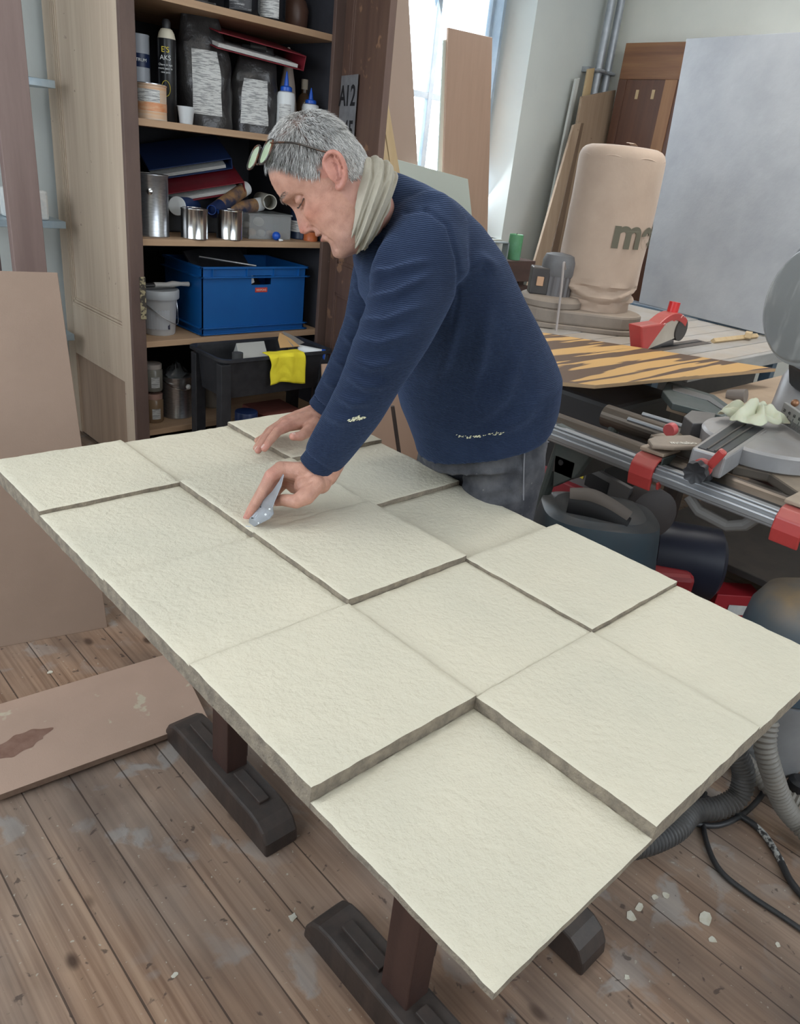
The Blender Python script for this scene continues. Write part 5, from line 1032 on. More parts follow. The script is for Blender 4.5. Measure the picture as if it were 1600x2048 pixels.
def head_pts(nz=170, na=180, grow=0.):
    zz = np.concatenate([np.linspace(-.152, .122, nz)]); th = np.arange(na)*2*PI/na
    z = np.repeat(zz, na); t = np.tile(th, nz)
    xf, xb, hw = (np.interp(z, Z_, q) for q in (XF, XB, HW))
    # smoother tables
    k = np.ones(9)/9
    def smt(q): a = q.reshape(nz, na)[:, 0]; b = np.convolve(np.pad(a, 4, 'edge'), k, 'valid'); return np.repeat(b, na)
    xf, xb, hw = smt(xf), smt(xb), smt(hw)
    cx = xb+(xf-xb)*.46
    c, s = np.cos(t), np.sin(t); front = c > 0
    n_ = np.where(front, 2.25, 2.1); ax = np.where(front, xf-cx, cx-xb)
    r = (np.abs(c)**n_+np.abs(s)**n_)**(-1/n_)
    x = cx+ax*r*c; y = hw*r*s
    f = np.clip((x-.02)/.05, 0, 1)
    ay = np.abs(y)
    dx = np.zeros_like(x)
    # nose
    ridge = np.interp(z, [-.070, -.060, -.055, -.046, -.035, -.02, -.005, .008, .02], [0, .004, .022, .0295, .025, .017, .009, .003, 0]); wdt = np.interp(z, [-.06, -.046, -.02, .0, .02], [.012, .0115, .009, .0085, .012])
    dx += ridge*gs_(y, 0, wdt)*1.0
    dx += .010*gs_(ay, .0145, .0065)*gs_(z, -.0535, .008)
    dx -= .006*gs_(ay, .0075, .0035)*gs_(z, -.0615, .003)
    # brow, sockets, cheek, lips, chin
    dx += .0065*gs_(ay, .028, .018)*gs_(z, .017, .008)
    dx -= .0165*gs_(ay, .031, .0145)*gs_(z, -.003, .0125)
    dx -= .006*gs_(ay, .013, .006)*gs_(z, -.004, .010)
    dx -= .010*gs_(ay, .047, .008)*gs_(z, -.004, .010)
    dx += .004*gs_(ay, .043, .012)*gs_(z, .016, .007)
    dx += .0065*gs_(ay, .043, .018)*gs_(z, -.034, .018)
    dx += .0050*gs_(z, -.0715, .0048)*gs_(y, 0, .020)+.0055*gs_(z, -.0865, .0050)*gs_(y, 0, .018)
    dx -= .0110*gs_(z, -.0790, .0023)*np.clip(1-(ay/.032)**4, 0, 1)
    dx -= .0045*gs_(z, -.0985, .006)*gs_(y, 0, .022)
    dx += .005*gs_(z, -.124, .012)*gs_(y, 0, .018)
    x = x+dx*f
    # folds: lines in (y, z); each pushes in along the surface
    def fold(line, depth, sig):
        q = np.stack([ay, z, 0*z], 1); d, _ = segdist(q, [(a, b, 0) for a, b in line]); return depth*np.exp(-(d/sig)**2)*f
    inn = fold([(.016, -.050), (.024, -.060), (.031, -.072), (.035, -.086)], .0062, .0032)      # nose to mouth
    inn += fold([(.036, -.088), (.038, -.104), (.034, -.118)], .0045, .0035)                    # mouth corner down
    inn += fold([(.020, .013), (.030, .012), (.042, .006), (.050, -.004)], .0042, .0024)        # lid fold under the brow
    inn += fold([(.022, -.016), (.032, -.020), (.043, -.016), (.050, -.006)], .0032, .0022)     # bag under the eye
    inn += fold([(.054, .000), (.062, -.006), (.066, -.012)], .0012, .0018)
    for zc in (.040, .049, .058, .067): inn += .0016*gs_(z+.006*np.cos(ay*60), zc, .0016)*f*gs_(y, 0, .045)
    inn += .0010*gs_(ay, .009, .0018)*gs_(z, .020, .008)
    jowl = .0035*gs_(ay, .050, .014)*gs_(z, -.108, .018)*np.clip((x+.01)/.03, 0, 1)
    temple = -.0035*gs_(x, .055, .02)*gs_(z, .02, .03)
    nx = (x-cx)/(ax+1e-6); ny = y/(hw+1e-6); nl = np.sqrt(nx**2+ny**2)+1e-9
    out = jowl+temple-inn+grow
    x = x+nx/nl*out; y = y+ny/nl*out
    zv = z+grow*np.where(z > .08, (z-.08)/.04, 0)+np.where(z < -.14, grow*-.5, 0)
    return np.stack([x, y, zv], 1), nz, na, t, z
hp_, nz_, na_, ht, hz_ = head_pts()
hw_ = HO+(hp_[:, :1]*hx+hp_[:, 1:2]*hy+hp_[:, 2:]*hz)*HS
gh = G(); fs = [(j*na_+i, j*na_+(i+1) % na_, (j+1)*na_+(i+1) % na_, (j+1)*na_+i) for j in range(nz_-1) for i in range(na_)]
fs += [tuple(range(na_))[::-1], tuple((nz_-1)*na_+i for i in range(na_))]
gh.add(hw_, fs)
HR = np.stack([hx, hy, hz], 1)
# eyelids over the down-turned eyes
for s_ in (-1, 1):
    gh.ell(H(.0655, s_*.0345, -.0030), (.0130, .0160, .0100), HR, 28, 18)
    gh.tube(cr([H(.0815, s_*.020, -.0080), H(.0790, s_*.029, -.0105), H(.0710, s_*.040, -.0100), H(.0575, s_*.0500, -.0070)], 5), .0013, 8)
# ears
def ear(sg):
    c0 = V(-.022, sg*.0755, -.016); ta = math.radians(17); ez = V(-math.sin(ta), 0, math.cos(ta))*.92; ex = V(math.cos(ta), 0, math.sin(ta)); eo = V(0, sg, 0)
    def P(a, b, o): q = c0+ex*a+ez*b+eo*o; return H(*q)
    rim = [P(.012, -.006, .002), P(.016, .012, .006), P(.010, .028, .011), P(-.004, .035, .016), P(-.017, .028, .020), P(-.022, .012, .021), P(-.020, -.006, .018), P(-.013, -.020, .013), P(-.004, -.030, .009), P(.006, -.033, .005), P(.010, -.026, .002)]
    gh.tube(cr(rim, 6), np.interp(np.linspace(0, 1, 61), [0, .12, .3, .6, .8, .92, 1], [.003, .0040, .0046, .0044, .0048, .0062, .004]), 10)
    gh.ell(P(-.003, .004, .006), (.021, .006, .030), np.stack([hx*math.cos(ta)+hz*math.sin(ta)*1, hy, hz*math.cos(ta)-hx*math.sin(ta)], 1) @ np.array(Matrix.Rotation(sg*math.radians(18), 3, 'Z')))
    gh.tube(cr([P(-.010, .024, .015), P(-.013, .010, .015), P(-.010, -.006, .012), P(-.002, -.018, .009)], 5), .0032, 8)
    gh.ell(P(.012, -.004, .006), (.005, .004, .007), HR); gh.ell(P(.003, -.028, .006), (.0085, .0045, .0085), HR)
ear(1); ear(-1)
# neck, trunk core, arms, legs (thin cores run inside the clothes)
NB = AD(772, 440, 1.62)
gh.tube(cr([H(-.032, 0, -.03), H(-.024, 0, -.085), AD(738, 415, 1.535), NB], 6), list(np.linspace(.056, .054, 12))+list(np.linspace(.052, .034, 7)), 32)
gh.cap(H(.018, 0, -.112), AD(732, 440, 1.53), .030, .038, 24)
PEL = AD(985, 845, 1.88); CHS = AD(865, 530, 1.72)
gh.tube(cr([NB, CHS, AD(940, 690, 1.80), PEL], 6), np.interp(np.linspace(0, 1, 19), [0, .3, .7, 1], [.045, .090, .09, .10]), 24)
LS, LE, LW = AD(858, 492, 1.53), AD(764, 705, 1.475), AD(648, 928, 1.545)
RS, RE, RW = AD(800, 440, 1.86), AD(742, 655, 1.86), AD(640, 826, 1.955)
gh.cap(CHS, LS, .07, .05); gh.cap(CHS, RS, .07, .05)
gh.cap(LS, LE, .045, .038); gh.cap(LE, LW, .036, .026); gh.cap(RS, RE, .045, .038); gh.cap(RE, RW, .036, .026)
LH, RH = AD(1015, 905, 1.83), AD(910, 890, 1.97)
def dn(p, z, o=(0, 0)): return V(p[0]+o[0], p[1]+o[1], z)
LK, LA = dn(LH, .48, (-.02, -.02)), dn(LH, .09, (.06, .0)); RK, RA = dn(RH, .48, (-.05, .01)), dn(RH, .09, (-.0, .03))
for h_, k_, a_ in ((LH, LK, LA), (RH, RK, RA)): gh.cap(PEL, h_, .09, .075); gh.cap(h_, k_, .07, .05); gh.cap(k_, a_, .05, .035); gh.cap(a_, a_+V(-.12, .08, -.05), .035, .028)
# --- hands (points: picture column, row, depth)
def chain(pts, rad, n=14):
    P = [AD(*p) for p in pts]
    for i in range(len(P)-1): gh.cap(P[i], P[i+1], rad[i], rad[i+1], n)
# left hand: back of the hand up and to the left, fingers down the far side of the plate, thumb on the near side
WL = (650, 948, 1.548)
chain([(664, 925, 1.546), WL, (626, 960, 1.535)], [.027, .0275, .027])
chain([(640, 948, 1.545), (600, 944, 1.530), (562, 938, 1.530)], [.023, .021, .0165])
chain([(642, 958, 1.560), (602, 956, 1.560), (566, 942, 1.556)], [.022, .020, .0155])
chain([(640, 965, 1.535), (607, 972, 1.520)], [.024, .020])
chain([(620, 975, 1.565), (590, 972, 1.575), (566, 956, 1.575)], [.020, .017, .013])
chain([(562, 938, 1.525), (541, 951, 1.508), (522, 990, 1.500), (510, 1012, 1.503), (500, 1030, 1.512)], [.0160, .0128, .0112, .0098, .0082])    # index
chain([(563, 940, 1.552), (538, 958, 1.540), (514, 1000, 1.532), (502, 1020, 1.530), (492, 1040, 1.533)], [.0150, .0122, .0108, .0094, .0080])    # middle
chain([(565, 950, 1.570), (548, 968, 1.560), (522, 1004, 1.552), (508, 1020, 1.548), (500, 1034, 1.546)], [.0135, .0110, .0100, .0090, .0078])     # ring
chain([(572, 962, 1.585), (556, 980, 1.575), (540, 1004, 1.565), (531, 1020, 1.560)], [.0115, .0098, .0088, .0072])                             # little
chain([(632, 968, 1.515), (612, 992, 1.498), (592, 1003, 1.490), (566, 1000, 1.497), (549, 1003, 1.506)], [.020, .0185, .0145, .0122, .0098])     # thumb
# right hand: flat, fingers forward on the panel, thumb towards the camera
chain([(660, 806, 1.97), (640, 828, 1.958), (612, 840, 1.935)], [.027, .0265, .0255])
chain([(636, 834, 1.95), (602, 842, 1.915), (574, 850, 1.885)], [.024, .0225, .0175])
chain([(632, 826, 1.975), (598, 834, 1.955), (568, 846, 1.925)], [.022, .0195, .0165])
chain([(628, 822, 1.99), (592, 834, 1.985), (562, 850, 1.965)], [.019, .0165, .0140])
chain([(574, 852, 1.880), (556, 862, 1.850), (541, 880, 1.826), (529, 897, 1.812)], [.0155, .0122, .0105, .0085])      # index
chain([(568, 848, 1.912), (545, 862, 1.880), (528, 884, 1.852), (516, 901, 1.838)], [.0150, .0120, .0103, .0084])      # middle
chain([(564, 848, 1.945), (539, 862, 1.915), (523, 882, 1.890), (512, 896, 1.876)], [.0140, .0112, .0098, .0080])      # ring
chain([(562, 852, 1.972), (537, 866, 1.948), (524, 876, 1.930), (514, 881, 1.920)], [.0115, .0096, .0086, .0074])      # little
chain([(628, 846, 1.925), (616, 862, 1.890), (602, 872, 1.862), (586, 873, 1.848)], [.0190, .0155, .0128, .0102])      # thumb
SKIN = bpy.data.materials.new('skin'); SKIN.use_nodes = True; n = SKIN.node_tree.nodes; L = SKIN.node_tree.links; b_ = n['Principled BSDF']
va = n.new('ShaderNodeVertexColor'); va.layer_name = 'tone'; tc = n.new('ShaderNodeTexCoord'); q = n.new('ShaderNodeTexNoise'); q.inputs['Scale'].default_value = 55; q.inputs['Detail'].default_value = 5
L.new(tc.outputs['Object'], q.inputs[0]); mx = n.new('ShaderNodeMix'); mx.data_type = 'RGBA'; mx.blend_type = 'MULTIPLY'; rr2 = n.new('ShaderNodeValToRGB'); rr2.color_ramp.elements[0].color = (.78, .70, .68, 1); rr2.color_ramp.elements[1].color = (1.1, 1.08, 1.06, 1); rr2.color_ramp.elements[0].position = .3; rr2.color_ramp.elements[1].position = .65
L.new(q.outputs[0], rr2.inputs[0]); mx.inputs[0].default_value = .75; L.new(va.outputs[0], mx.inputs[6]); L.new(rr2.outputs[0], mx.inputs[7]); L.new(mx.outputs[2], b_.inputs['Base Color'])
b_.inputs['Roughness'].default_value = .48; b_.inputs['Specular IOR Level'].default_value = .4; b_.inputs['Subsurface Weight'].default_value = .12; b_.inputs['Subsurface Radius'].default_value = (.01, .0035, .002); b_.inputs['Subsurface Scale'].default_value = .4
q2 = n.new('ShaderNodeTexNoise'); q2.inputs['Scale'].default_value = 420; q2.inputs['Detail'].default_value = 3; L.new(tc.outputs['Object'], q2.inputs[0]); bp2 = n.new('ShaderNodeBump'); bp2.inputs['Distance'].default_value = .0007; L.new(q2.outputs[0], bp2.inputs['Height']); L.new(bp2.outputs[0], b_.inputs['Normal'])
me = remesh('person', [gh], .0019, 3, .45)
co = mesh_co(me); no = mesh_no(me)
# creases on the hands
for pts, dep, sig in (([(628, 962, 1.50), (600, 968, 1.49), (572, 975, 1.48)], .0030, .0030), ([(592, 985, 1.48), (604, 1005, 1.47)], .0018, .0022), ([(575, 945, 1.50), (568, 965, 1.49), (556, 985, 1.48)], .0022, .003),
        ([(560, 988, 1.47), (563, 1012, 1.47)], .0014, .0018), ([(633, 935, 1.51), (645, 975, 1.51)], .0012, .0025), ([(640, 932, 1.51), (652, 970, 1.51)], .0010, .002), ([(598, 850, 1.88), (588, 868, 1.86)], .0022, .003)):
    d, _ = segdist(co, [AD(*p) for p in pts]); co -= no*(dep*np.exp(-(d/(sig*2.2))**2))[:, None]
lc = (co-HO) @ HR/HS
tone = np.tile(V(.50, .275, .205), (len(co), 1)); inh = (np.abs(lc[:, 0]) < .16) & (np.abs(lc[:, 1]) < .12) & (lc[:, 2] > -.17) & (lc[:, 2] < .14)
def blend(w, c):
    global tone
    w = np.clip(w, 0, 1)[:, None]; tone = tone*(1-w)+V(*c)*w
X, Y2, Zl = lc[:, 0], np.abs(lc[:, 1]), lc[:, 2]
blend(inh*.6*gs_(Y2, .045, .022)*gs_(Zl, -.04, .022)*(X > 0), (.56, .235, .17))
blend(inh*.75*gs_(Y2, 0, .017)*gs_(Zl, -.046, .014)*(X > .085), (.55, .22, .165))
blend(inh*.75*(Y2 > .0735)*(X < .02)*(X > -.06)*(Zl < .03)*(Zl > -.06), (.53, .235, .185))
blend(inh*.85*np.clip(1-(Y2/.024)**4, 0, 1)*(gs_(Zl, -.0735, .0028)+gs_(Zl, -.0855, .0042))*(X > .07), (.45, .175, .15))
blend(inh*.95*gs_(Zl, -.0790, .0018)*np.clip(1-(Y2/.032)**4, 0, 1)*(X > .05), (.13, .05, .045))  # mouth slit: shade of the crease painted into the tone
blend(inh*.55*(np.hypot(X+.020, (Zl+.016)*.75) < .014)*(Y2 > .066)*(Y2 < .088), (.25, .085, .07))  # ear hollow: its shade painted into the skin tone
blend(inh*.45*gs_(Y2, .031, .013)*gs_(Zl, -.006, .011)*(X > .05), (.36, .18, .15))  # eye sockets: brown shadow round the eyes painted in
blend(inh*.75*(X < -.005)*(Zl < .0)*(Y2 < .073), (.50, .27, .22))
blend(inh*.35*np.clip((-.088-Zl)/.03, 0, 1)*(X > .0), (.46, .30, .26))                       # stubble
blend(inh*.8*(Y2 < .078)*np.clip((Zl-np.interp(X, [-.09, -.02, .02, .05, .09], [-.03, .0, .005, .05, .075]))/.008, 0, 1), (.33, .28, .26))  # scalp under the hair
hd_ = ~inh
for tips in ([(500, 1030, 1.512), (492, 1040, 1.533), (500, 1034, 1.546), (549, 1003, 1.506), (541, 951, 1.508), (538, 958, 1.54)], [(529, 897, 1.812), (516, 901, 1.838), (586, 873, 1.848), (574, 850, 1.885), (560, 858, 1.86)]):
    for p in tips: d = np.linalg.norm(co-AD(*p), axis=1); blend(hd_*.55*np.exp(-(d/.016)**2), (.56, .22, .19))
FEET = V((LA[0]+RA[0])/2, (LA[1]+RA[1])/2, 0)
me.vertices.foreach_set('co', co.astype('f').ravel())
ca = me.color_attributes.new('tone', 'FLOAT_COLOR', 'POINT'); ca.data.foreach_set('color', np.concatenate([tone, np.ones((len(tone), 1))], 1).astype('f').ravel())
man = link_mesh('person', me, [SKIN], None, FEET)
man['label'] = 'grey-haired man in navy sweater and beige scarf leaning over the panel with a steel plate'; man['category'] = 'person'
# nails
NAIL = mat('nail', (.62, .40, .34), .35)
def nail(p, q, off, r=.0062):
    a, b = AD(*p), AD(*q); d = (b-a)/np.linalg.norm(b-a); o_ = V(*off); o_ = o_-d*(o_@d); o_ /= np.linalg.norm(o_); s2 = np.cross(d, o_)
    g = G(); g.ell(b+o_*r*1.15-d*.002, (.0075, r*.85, .0022), np.stack([d, s2, o_], 1), 14, 8); g.build('nail', NAIL, man)
nail((541, 880, 1.826), (529, 897, 1.812), UP*.8-RT*.4-FW*.3); nail((528, 884, 1.852), (516, 901, 1.838), UP-RT*.4); nail((602, 872, 1.862), (586, 873, 1.848), -FW*.6+UP*.8, .007)
nail((566, 1000, 1.497), (549, 1003, 1.506), -FW*.9-UP*.5, .007)
def brow_x(y, z):
    i = np.argmin((hp_[:, 1]-y)**2+(hp_[:, 2]-z)**2+(hp_[:, 0] < .02)*9); return hp_[i, 0]+.0005
# eyes: dark lash line and brows, both sides
LASH = mat('lash_dark', (.06, .04, .035), .6); BROW = mat('brow_grey', (.34, .27, .23), .7)
for s_ in (-1, 1):
    g = G(); g.tube(cr([H(.0835, s_*.020, -.0088), H(.0812, s_*.029, -.0112), H(.0730, s_*.0405, -.0108), H(.0590, s_*.0508, -.0078)], 5), .0013, 6); g.build('eyelash', LASH, man)
    g = G(); rd = random.Random(3)
    for k in range(150):
        u = rd.random(); y = .012+.040*u; z = .019+.006*math.sin(u*2.6)+rd.uniform(-.004, .003); x = .1035-.30*max(0, y-.012)**1.15*1.0
        x = brow_x(y, z)
        p = H(x, s_*y, z); g.tube([p, p+hx*.0022+hy*s_*.006-hz*rd.uniform(-.002, .004)], [.0005, .0001], 3, False)
    g.build('eyebrow', BROW, man)
# hair: many short strands over the scalp
hc_, nzh, nah, hth, hzz = head_pts(170, 180, .001)
P3 = hc_; rows = np.arange(nzh*nah)
def hairline(x): return np.interp(x, [-.09, -.06, -.03, -.005, .012, .030, .045, .060, .075, .09, .1], [-.058, -.052, -.045, .004, .000, .020, .052, .078, .088, .092, .095])
N_ = 15000; vs = []; fsx = []; cols = []; cnt = 0
rdn = np.random.default_rng(5)
tries = 0
while cnt < N_ and tries < 200000:
    tries += 1
    k = int(rdn.integers(0, len(P3))); x, y, z = P3[k]; z0 = hairline(x)
    behind_ear = -.055 < x < .0 and abs(y) > .068 and z < .022
    w = 1.0 if z < .095 else .45
    if z < z0+rdn.normal(0, .002) or behind_ear or rdn.random() > w: continue
    nrm_ = V(x+.0, y*1.25, z-.015); nrm_ /= np.linalg.norm(nrm_)
    # comb: from the crown outwards, forward at the front, down at the sides and the nape
    crown = V(-.045, 0, .10); out = V(x, y, z)-crown; fwd = V(1, 0, .0)*(1 if x > -.02 else 0)*.9; dn_ = V(-.25 if x < 0 else .25, 0, -1)*(1 if abs(y) > .045 else .3)
    d = out/np.linalg.norm(out)+fwd+dn_*.9*(1 if x < .04 else .35)+rdn.normal(0, .30, 3); d -= nrm_*(d@nrm_); d /= np.linalg.norm(d)+1e-9
    Ls = rdn.uniform(.011, .021)*(1.25 if z > .05 else 1)*(.8 if x > .04 else 1)*(.65 if z < z0+.012 and x < .03 else 1)
    lift = .30 if z > .05 else .20
    a = V(x, y, z); m_ = a+d*Ls*.5+nrm_*Ls*lift*.8; e_ = a+d*Ls+nrm_*Ls*lift*.75+rdn.normal(0, .0012, 3)
    sd = np.cross(d, nrm_); wd = .00042
    A, M_, E_ = H(*a), H(*m_), H(*e_); sdw = (hx*sd[0]+hy*sd[1]+hz*sd[2])*wd; nw = (hx*nrm_[0]+hy*nrm_[1]+hz*nrm_[2])*wd
    b0 = len(vs); vs += [A-sdw, A+sdw, A+nw, M_-sdw, M_+sdw, M_+nw, E_]
    fsx += [(b0, b0+1, b0+4, b0+3), (b0+1, b0+2, b0+5, b0+4), (b0+2, b0, b0+3, b0+5), (b0+3, b0+4, b0+6), (b0+4, b0+5, b0+6), (b0+5, b0+3, b0+6)]
    dark = np.clip((x-.00)/.07, 0, 1)*.55*(1 if abs(y) < .075 else .5); g_ = float(np.clip(rdn.normal(.50, .17)-dark*rdn.random()*1.0-.12*(z > .04)*rdn.random(), .04, .85)); c = (g_, g_*.975, g_*.94, 1); cols += [c]*7; cnt += 1
hm_ = bpy.data.meshes.new('hair'); hm_.from_pydata([tuple(v-FEET) for v in vs], [], fsx); hm_.update()
ca = hm_.color_attributes.new('tone', 'FLOAT_COLOR', 'POINT'); ca.data.foreach_set('color', np.array(cols, 'f').ravel())
HM = bpy.data.materials.new('hair_grey'); HM.use_nodes = True; n = HM.node_tree.nodes; va = n.new('ShaderNodeVertexColor'); va.layer_name = 'tone'; HM.node_tree.links.new(va.outputs[0], n['Principled BSDF'].inputs['Base Color']); n['Principled BSDF'].inputs['Roughness'].default_value = .5
hm_.materials.append(HM); ho = bpy.data.objects.new('hair', hm_); COL.objects.link(ho); ho.parent = man; ORG[ho] = FEET
# --- sweater
SWT = bpy.data.materials.new('navy_knit'); SWT.use_nodes = True; n = SWT.node_tree.nodes; L = SWT.node_tree.links; b_ = n['Principled BSDF']
tc = n.new('ShaderNodeTexCoord'); q = n.new('ShaderNodeTexNoise'); q.inputs['Scale'].default_value = 7; q.inputs['Detail'].default_value = 5; L.new(tc.outputs['Object'], q.inputs[0])
r1 = n.new('ShaderNodeValToRGB'); r1.color_ramp.elements[0].position = .3; r1.color_ramp.elements[1].position = .75; r1.color_ramp.elements[0].color = (.0095, .0170, .042, 1); r1.color_ramp.elements[1].color = (.018, .030, .064, 1); L.new(q.outputs[0], r1.inputs[0]); L.new(r1.outputs[0], b_.inputs['Base Color'])
b_.inputs['Roughness'].default_value = .9; b_.inputs['Specular IOR Level'].default_value = .2; b_.inputs['Sheen Weight'].default_value = .22; b_.inputs['Sheen Roughness'].default_value = .5; b_.inputs['Sheen Tint'].default_value = (.35, .5, .9, 1)
wv = n.new('ShaderNodeTexWave'); wv.wave_type = 'BANDS'; wv.bands_direction = 'Z'; wv.inputs['Scale'].default_value = 95; wv.inputs['Distortion'].default_value = 2.5; wv.inputs['Detail'].default_value = 2; L.new(tc.outputs['Object'], wv.inputs[0])
bp2 = n.new('ShaderNodeBump'); bp2.inputs['Distance'].default_value = .0011; L.new(wv.outputs[0], bp2.inputs['Height']); L.new(bp2.outputs[0], b_.inputs['Normal'])
gw = G()
def ring_sec(front, back, df, db, half, n_=40, ex=2.3):
    """one torso section through a front and a back point with a half width to the sides"""
    a, b = AD(*front, df), AD(*back, db); c = (a+b)/2; u = (b-a)/2; L_ = np.linalg.norm(u); u /= L_
    lat = V(-.71, -.70, 0); lat -= u*(lat@u); lat /= np.linalg.norm(lat); out = []
    for k in range(n_):
        t = 2*PI*k/n_; cc, ss = math.cos(t), math.sin(t); r = (abs(cc)**ex+abs(ss)**ex)**(-1/ex); out.append(c+u*L_*r*cc+lat*half*r*ss)
    return out
secs = [ring_sec((840, 882), (1112, 856), 1.93, 1.82, .196), ring_sec((834, 860), (1118, 836), 1.93, 1.82, .194), ring_sec((824, 838), (1123, 812), 1.93, 1.82, .190), ring_sec((806, 800), (1127, 768), 1.90, 1.80, .178), ring_sec((790, 735), (1098, 690), 1.86, 1.79, .180),
        ring_sec((765, 670), (1052, 600), 1.80, 1.75, .186), ring_sec((735, 610), (1010, 520), 1.75, 1.71, .190), ring_sec((716, 560), (962, 450), 1.71, 1.68, .186), ring_sec((706, 520), (906, 398), 1.68, 1.65, .150), ring_sec((706, 480), (850, 368), 1.65, 1.63, .105), ring_sec((712, 458), (800, 350), 1.63, 1.61, .078), ring_sec((708, 470), (778, 344), 1.60, 1.58, .072)]
vs = [p for s_ in secs for p in s_]; m_ = 40
gw.add(vs, [(i*m_+j, i*m_+(j+1) % m_, (i+1)*m_+(j+1) % m_, (i+1)*m_+j) for i in range(len(secs)-1) for j in range(m_)]+[tuple(range(m_))[::-1], tuple((len(secs)-1)*m_+j for j in range(m_))])
def sleeve(pts, rad):
    P = [AD(*p) for p in pts]; q = cr(P, 6); r = np.interp(np.linspace(0, 1, len(q)), np.linspace(0, 1, len(P)), rad); gw.tube(q, r, 28)
gw.ell(AD(845, 478, 1.57), (.085, .085, .085)); gw.ell(AD(800, 452, 1.82), (.075, .075, .075))
sleeve([(868, 470, 1.60), (852, 505, 1.535), (826, 580, 1.50), (796, 650, 1.475), (762, 718, 1.465), (726, 790, 1.485), (690, 852, 1.51), (652, 910, 1.535), (640, 926, 1.54)], [.080, .086, .080, .074, .066, .058, .052, .044, .038])
sleeve([(800, 450, 1.82), (770, 520, 1.85), (748, 600, 1.86), (736, 650, 1.865), (712, 710, 1.89), (682, 765, 1.92), (655, 803, 1.945)], [.075, .072, .065, .060, .055, .050, .041])
sw = remesh('sweater', [gw], .0052, 14, .6); co = mesh_co(sw); no = mesh_no(sw)
# folds: (points, height, width); + stands out
lt = V(-.71, -.70, 0)
FO = []
def fo(pts, h, s): FO.append((pts, h*(2.2 if h > 0 else 1.1), s))
for k, (a, b, c) in enumerate((((742, 560, 1.46), (800, 540, 1.43), (860, 520, 1.43)), ((722, 600, 1.46), (790, 590, 1.42), (862, 548, 1.42)), ((716, 640, 1.45), (770, 645, 1.41), (845, 610, 1.41)), ((705, 680, 1.44), (760, 690, 1.40), (830, 665, 1.41)),
        ((700, 715, 1.43), (745, 735, 1.40), (800, 722, 1.40)), ((690, 748, 1.43), (730, 772, 1.41), (775, 770, 1.41)), ((672, 790, 1.45), (705, 806, 1.43), (745, 802, 1.43)), ((650, 830, 1.48), (685, 842, 1.46), (715, 838, 1.46)))):
    fo([a, b, c], .0050, .0085); 
for k, pts in enumerate((((790, 470, 1.5), (770, 520, 1.48), (742, 580, 1.47)), ((775, 455, 1.52), (745, 510, 1.52), (722, 565, 1.52)), ((760, 445, 1.54), (735, 490, 1.55), (712, 540, 1.56)))): fo(list(pts), .0065, .010)
fo([(850, 420, 1.5), (895, 450, 1.48), (915, 520, 1.47), (915, 600, 1.48), (900, 680, 1.52)], -.0045, .0045)       # armhole seam
fo([(810, 425, 1.52), (850, 422, 1.5)], -.004, .005)
for pts in (((920, 620, 1.56), (890, 720, 1.62), (850, 800, 1.68)), ((980, 600, 1.57), (960, 720, 1.62), (930, 820, 1.66)), ((1040, 700, 1.62), (1010, 790, 1.64), (950, 850, 1.68)), ((1090, 780, 1.66), (1040, 840, 1.66), (960, 880, 1.68)), ((905, 560, 1.55), (960, 520, 1.56), (1000, 540, 1.6)), ((830, 380, 1.56), (880, 400, 1.56), (930, 440, 1.57))): fo(list(pts), .0060, .014)
for pts in (((710, 560, 1.78), (728, 600, 1.78)), ((700, 620, 1.80), (725, 650, 1.8)), ((688, 665, 1.82), (712, 690, 1.82)), ((668, 715, 1.84), (695, 735, 1.85)), ((650, 760, 1.87), (675, 775, 1.88))): fo(list(pts), .0045, .008)
for pts, h, s in FO:
    d, t = segdist(co, [AD(*p) for p in pts]); d = np.maximum(d-.0, 0); fade = np.sin(PI*np.clip(t*.9+.05, 0, 1)) if h > 0 else 1
    lo_ = np.array([AD(*p) for p in pts]); 
    # the folds are laid on the surface: measure in the directions across the line of sight only
    cr_ = co-CAM; u_ = cr_/(cr_@FW)[:, None]; lp = np.array([(AD(*p)-CAM)/((AD(*p)-CAM)@FW) for p in pts]); d2, t2 = segdist(u_*1.55, lp*1.55)
    mean_d = np.mean([(AD(*p)-CAM)@FW for p in pts]); near = np.exp(-(((cr_@FW)-mean_d)/.13)**2)
    co += no*(h*np.exp(-(d2/s)**2)*near*(np.sin(PI*np.clip(t2*.92+.04, 0, 1)) if h > 0 else 1))[:, None]
nn_ = np.array([noise.noise(Vector((p[0]*9, p[1]*9, p[2]*9))) for p in co]); co += no*(nn_*.005)[:, None]
sw.vertices.foreach_set('co', co.astype('f').ravel()); so = link_mesh('sweater', sw, [SWT], man, FEET)
def cuff(ctr, dirv, r, w, sq=1):
    g = G(); d = dirv/np.linalg.norm(dirv); g.lathe([(r*.90, -w*.5), (r, -w*.5+.002), (r*1.02, w*.4), (r*1.0, w*.5), (r*.92, w*.5+.001), (r*.86, w*.3)], ctr, 36, axis=d); return g.build('cuff', SWT, so)
cuff(AD(639, 927, 1.543), AD(628, 942, 1.546)-AD(660, 898, 1.53), .0385, .026); cuff(AD(650, 812, 1.952), AD(642, 824, 1.956)-AD(672, 778, 1.93), .0395, .026)
g = G(); hs = secs[0]; q_ = [p+V(0, 0, .004) for p in hs]; g.tube(np.array(q_+[q_[0]]), [(.004, .011)]*41, 8, False, ref=V(0, 0, 1)); 
g = G(); qa = [p*1.0+(p-np.mean(hs, 0))*.012 for p in hs]; qb = [p+(p-np.mean(hs, 0))*.004+V(.0, .0, -.022) for p in hs]

PNT = mat('paint_smear', (.62, .60, .42), .7)
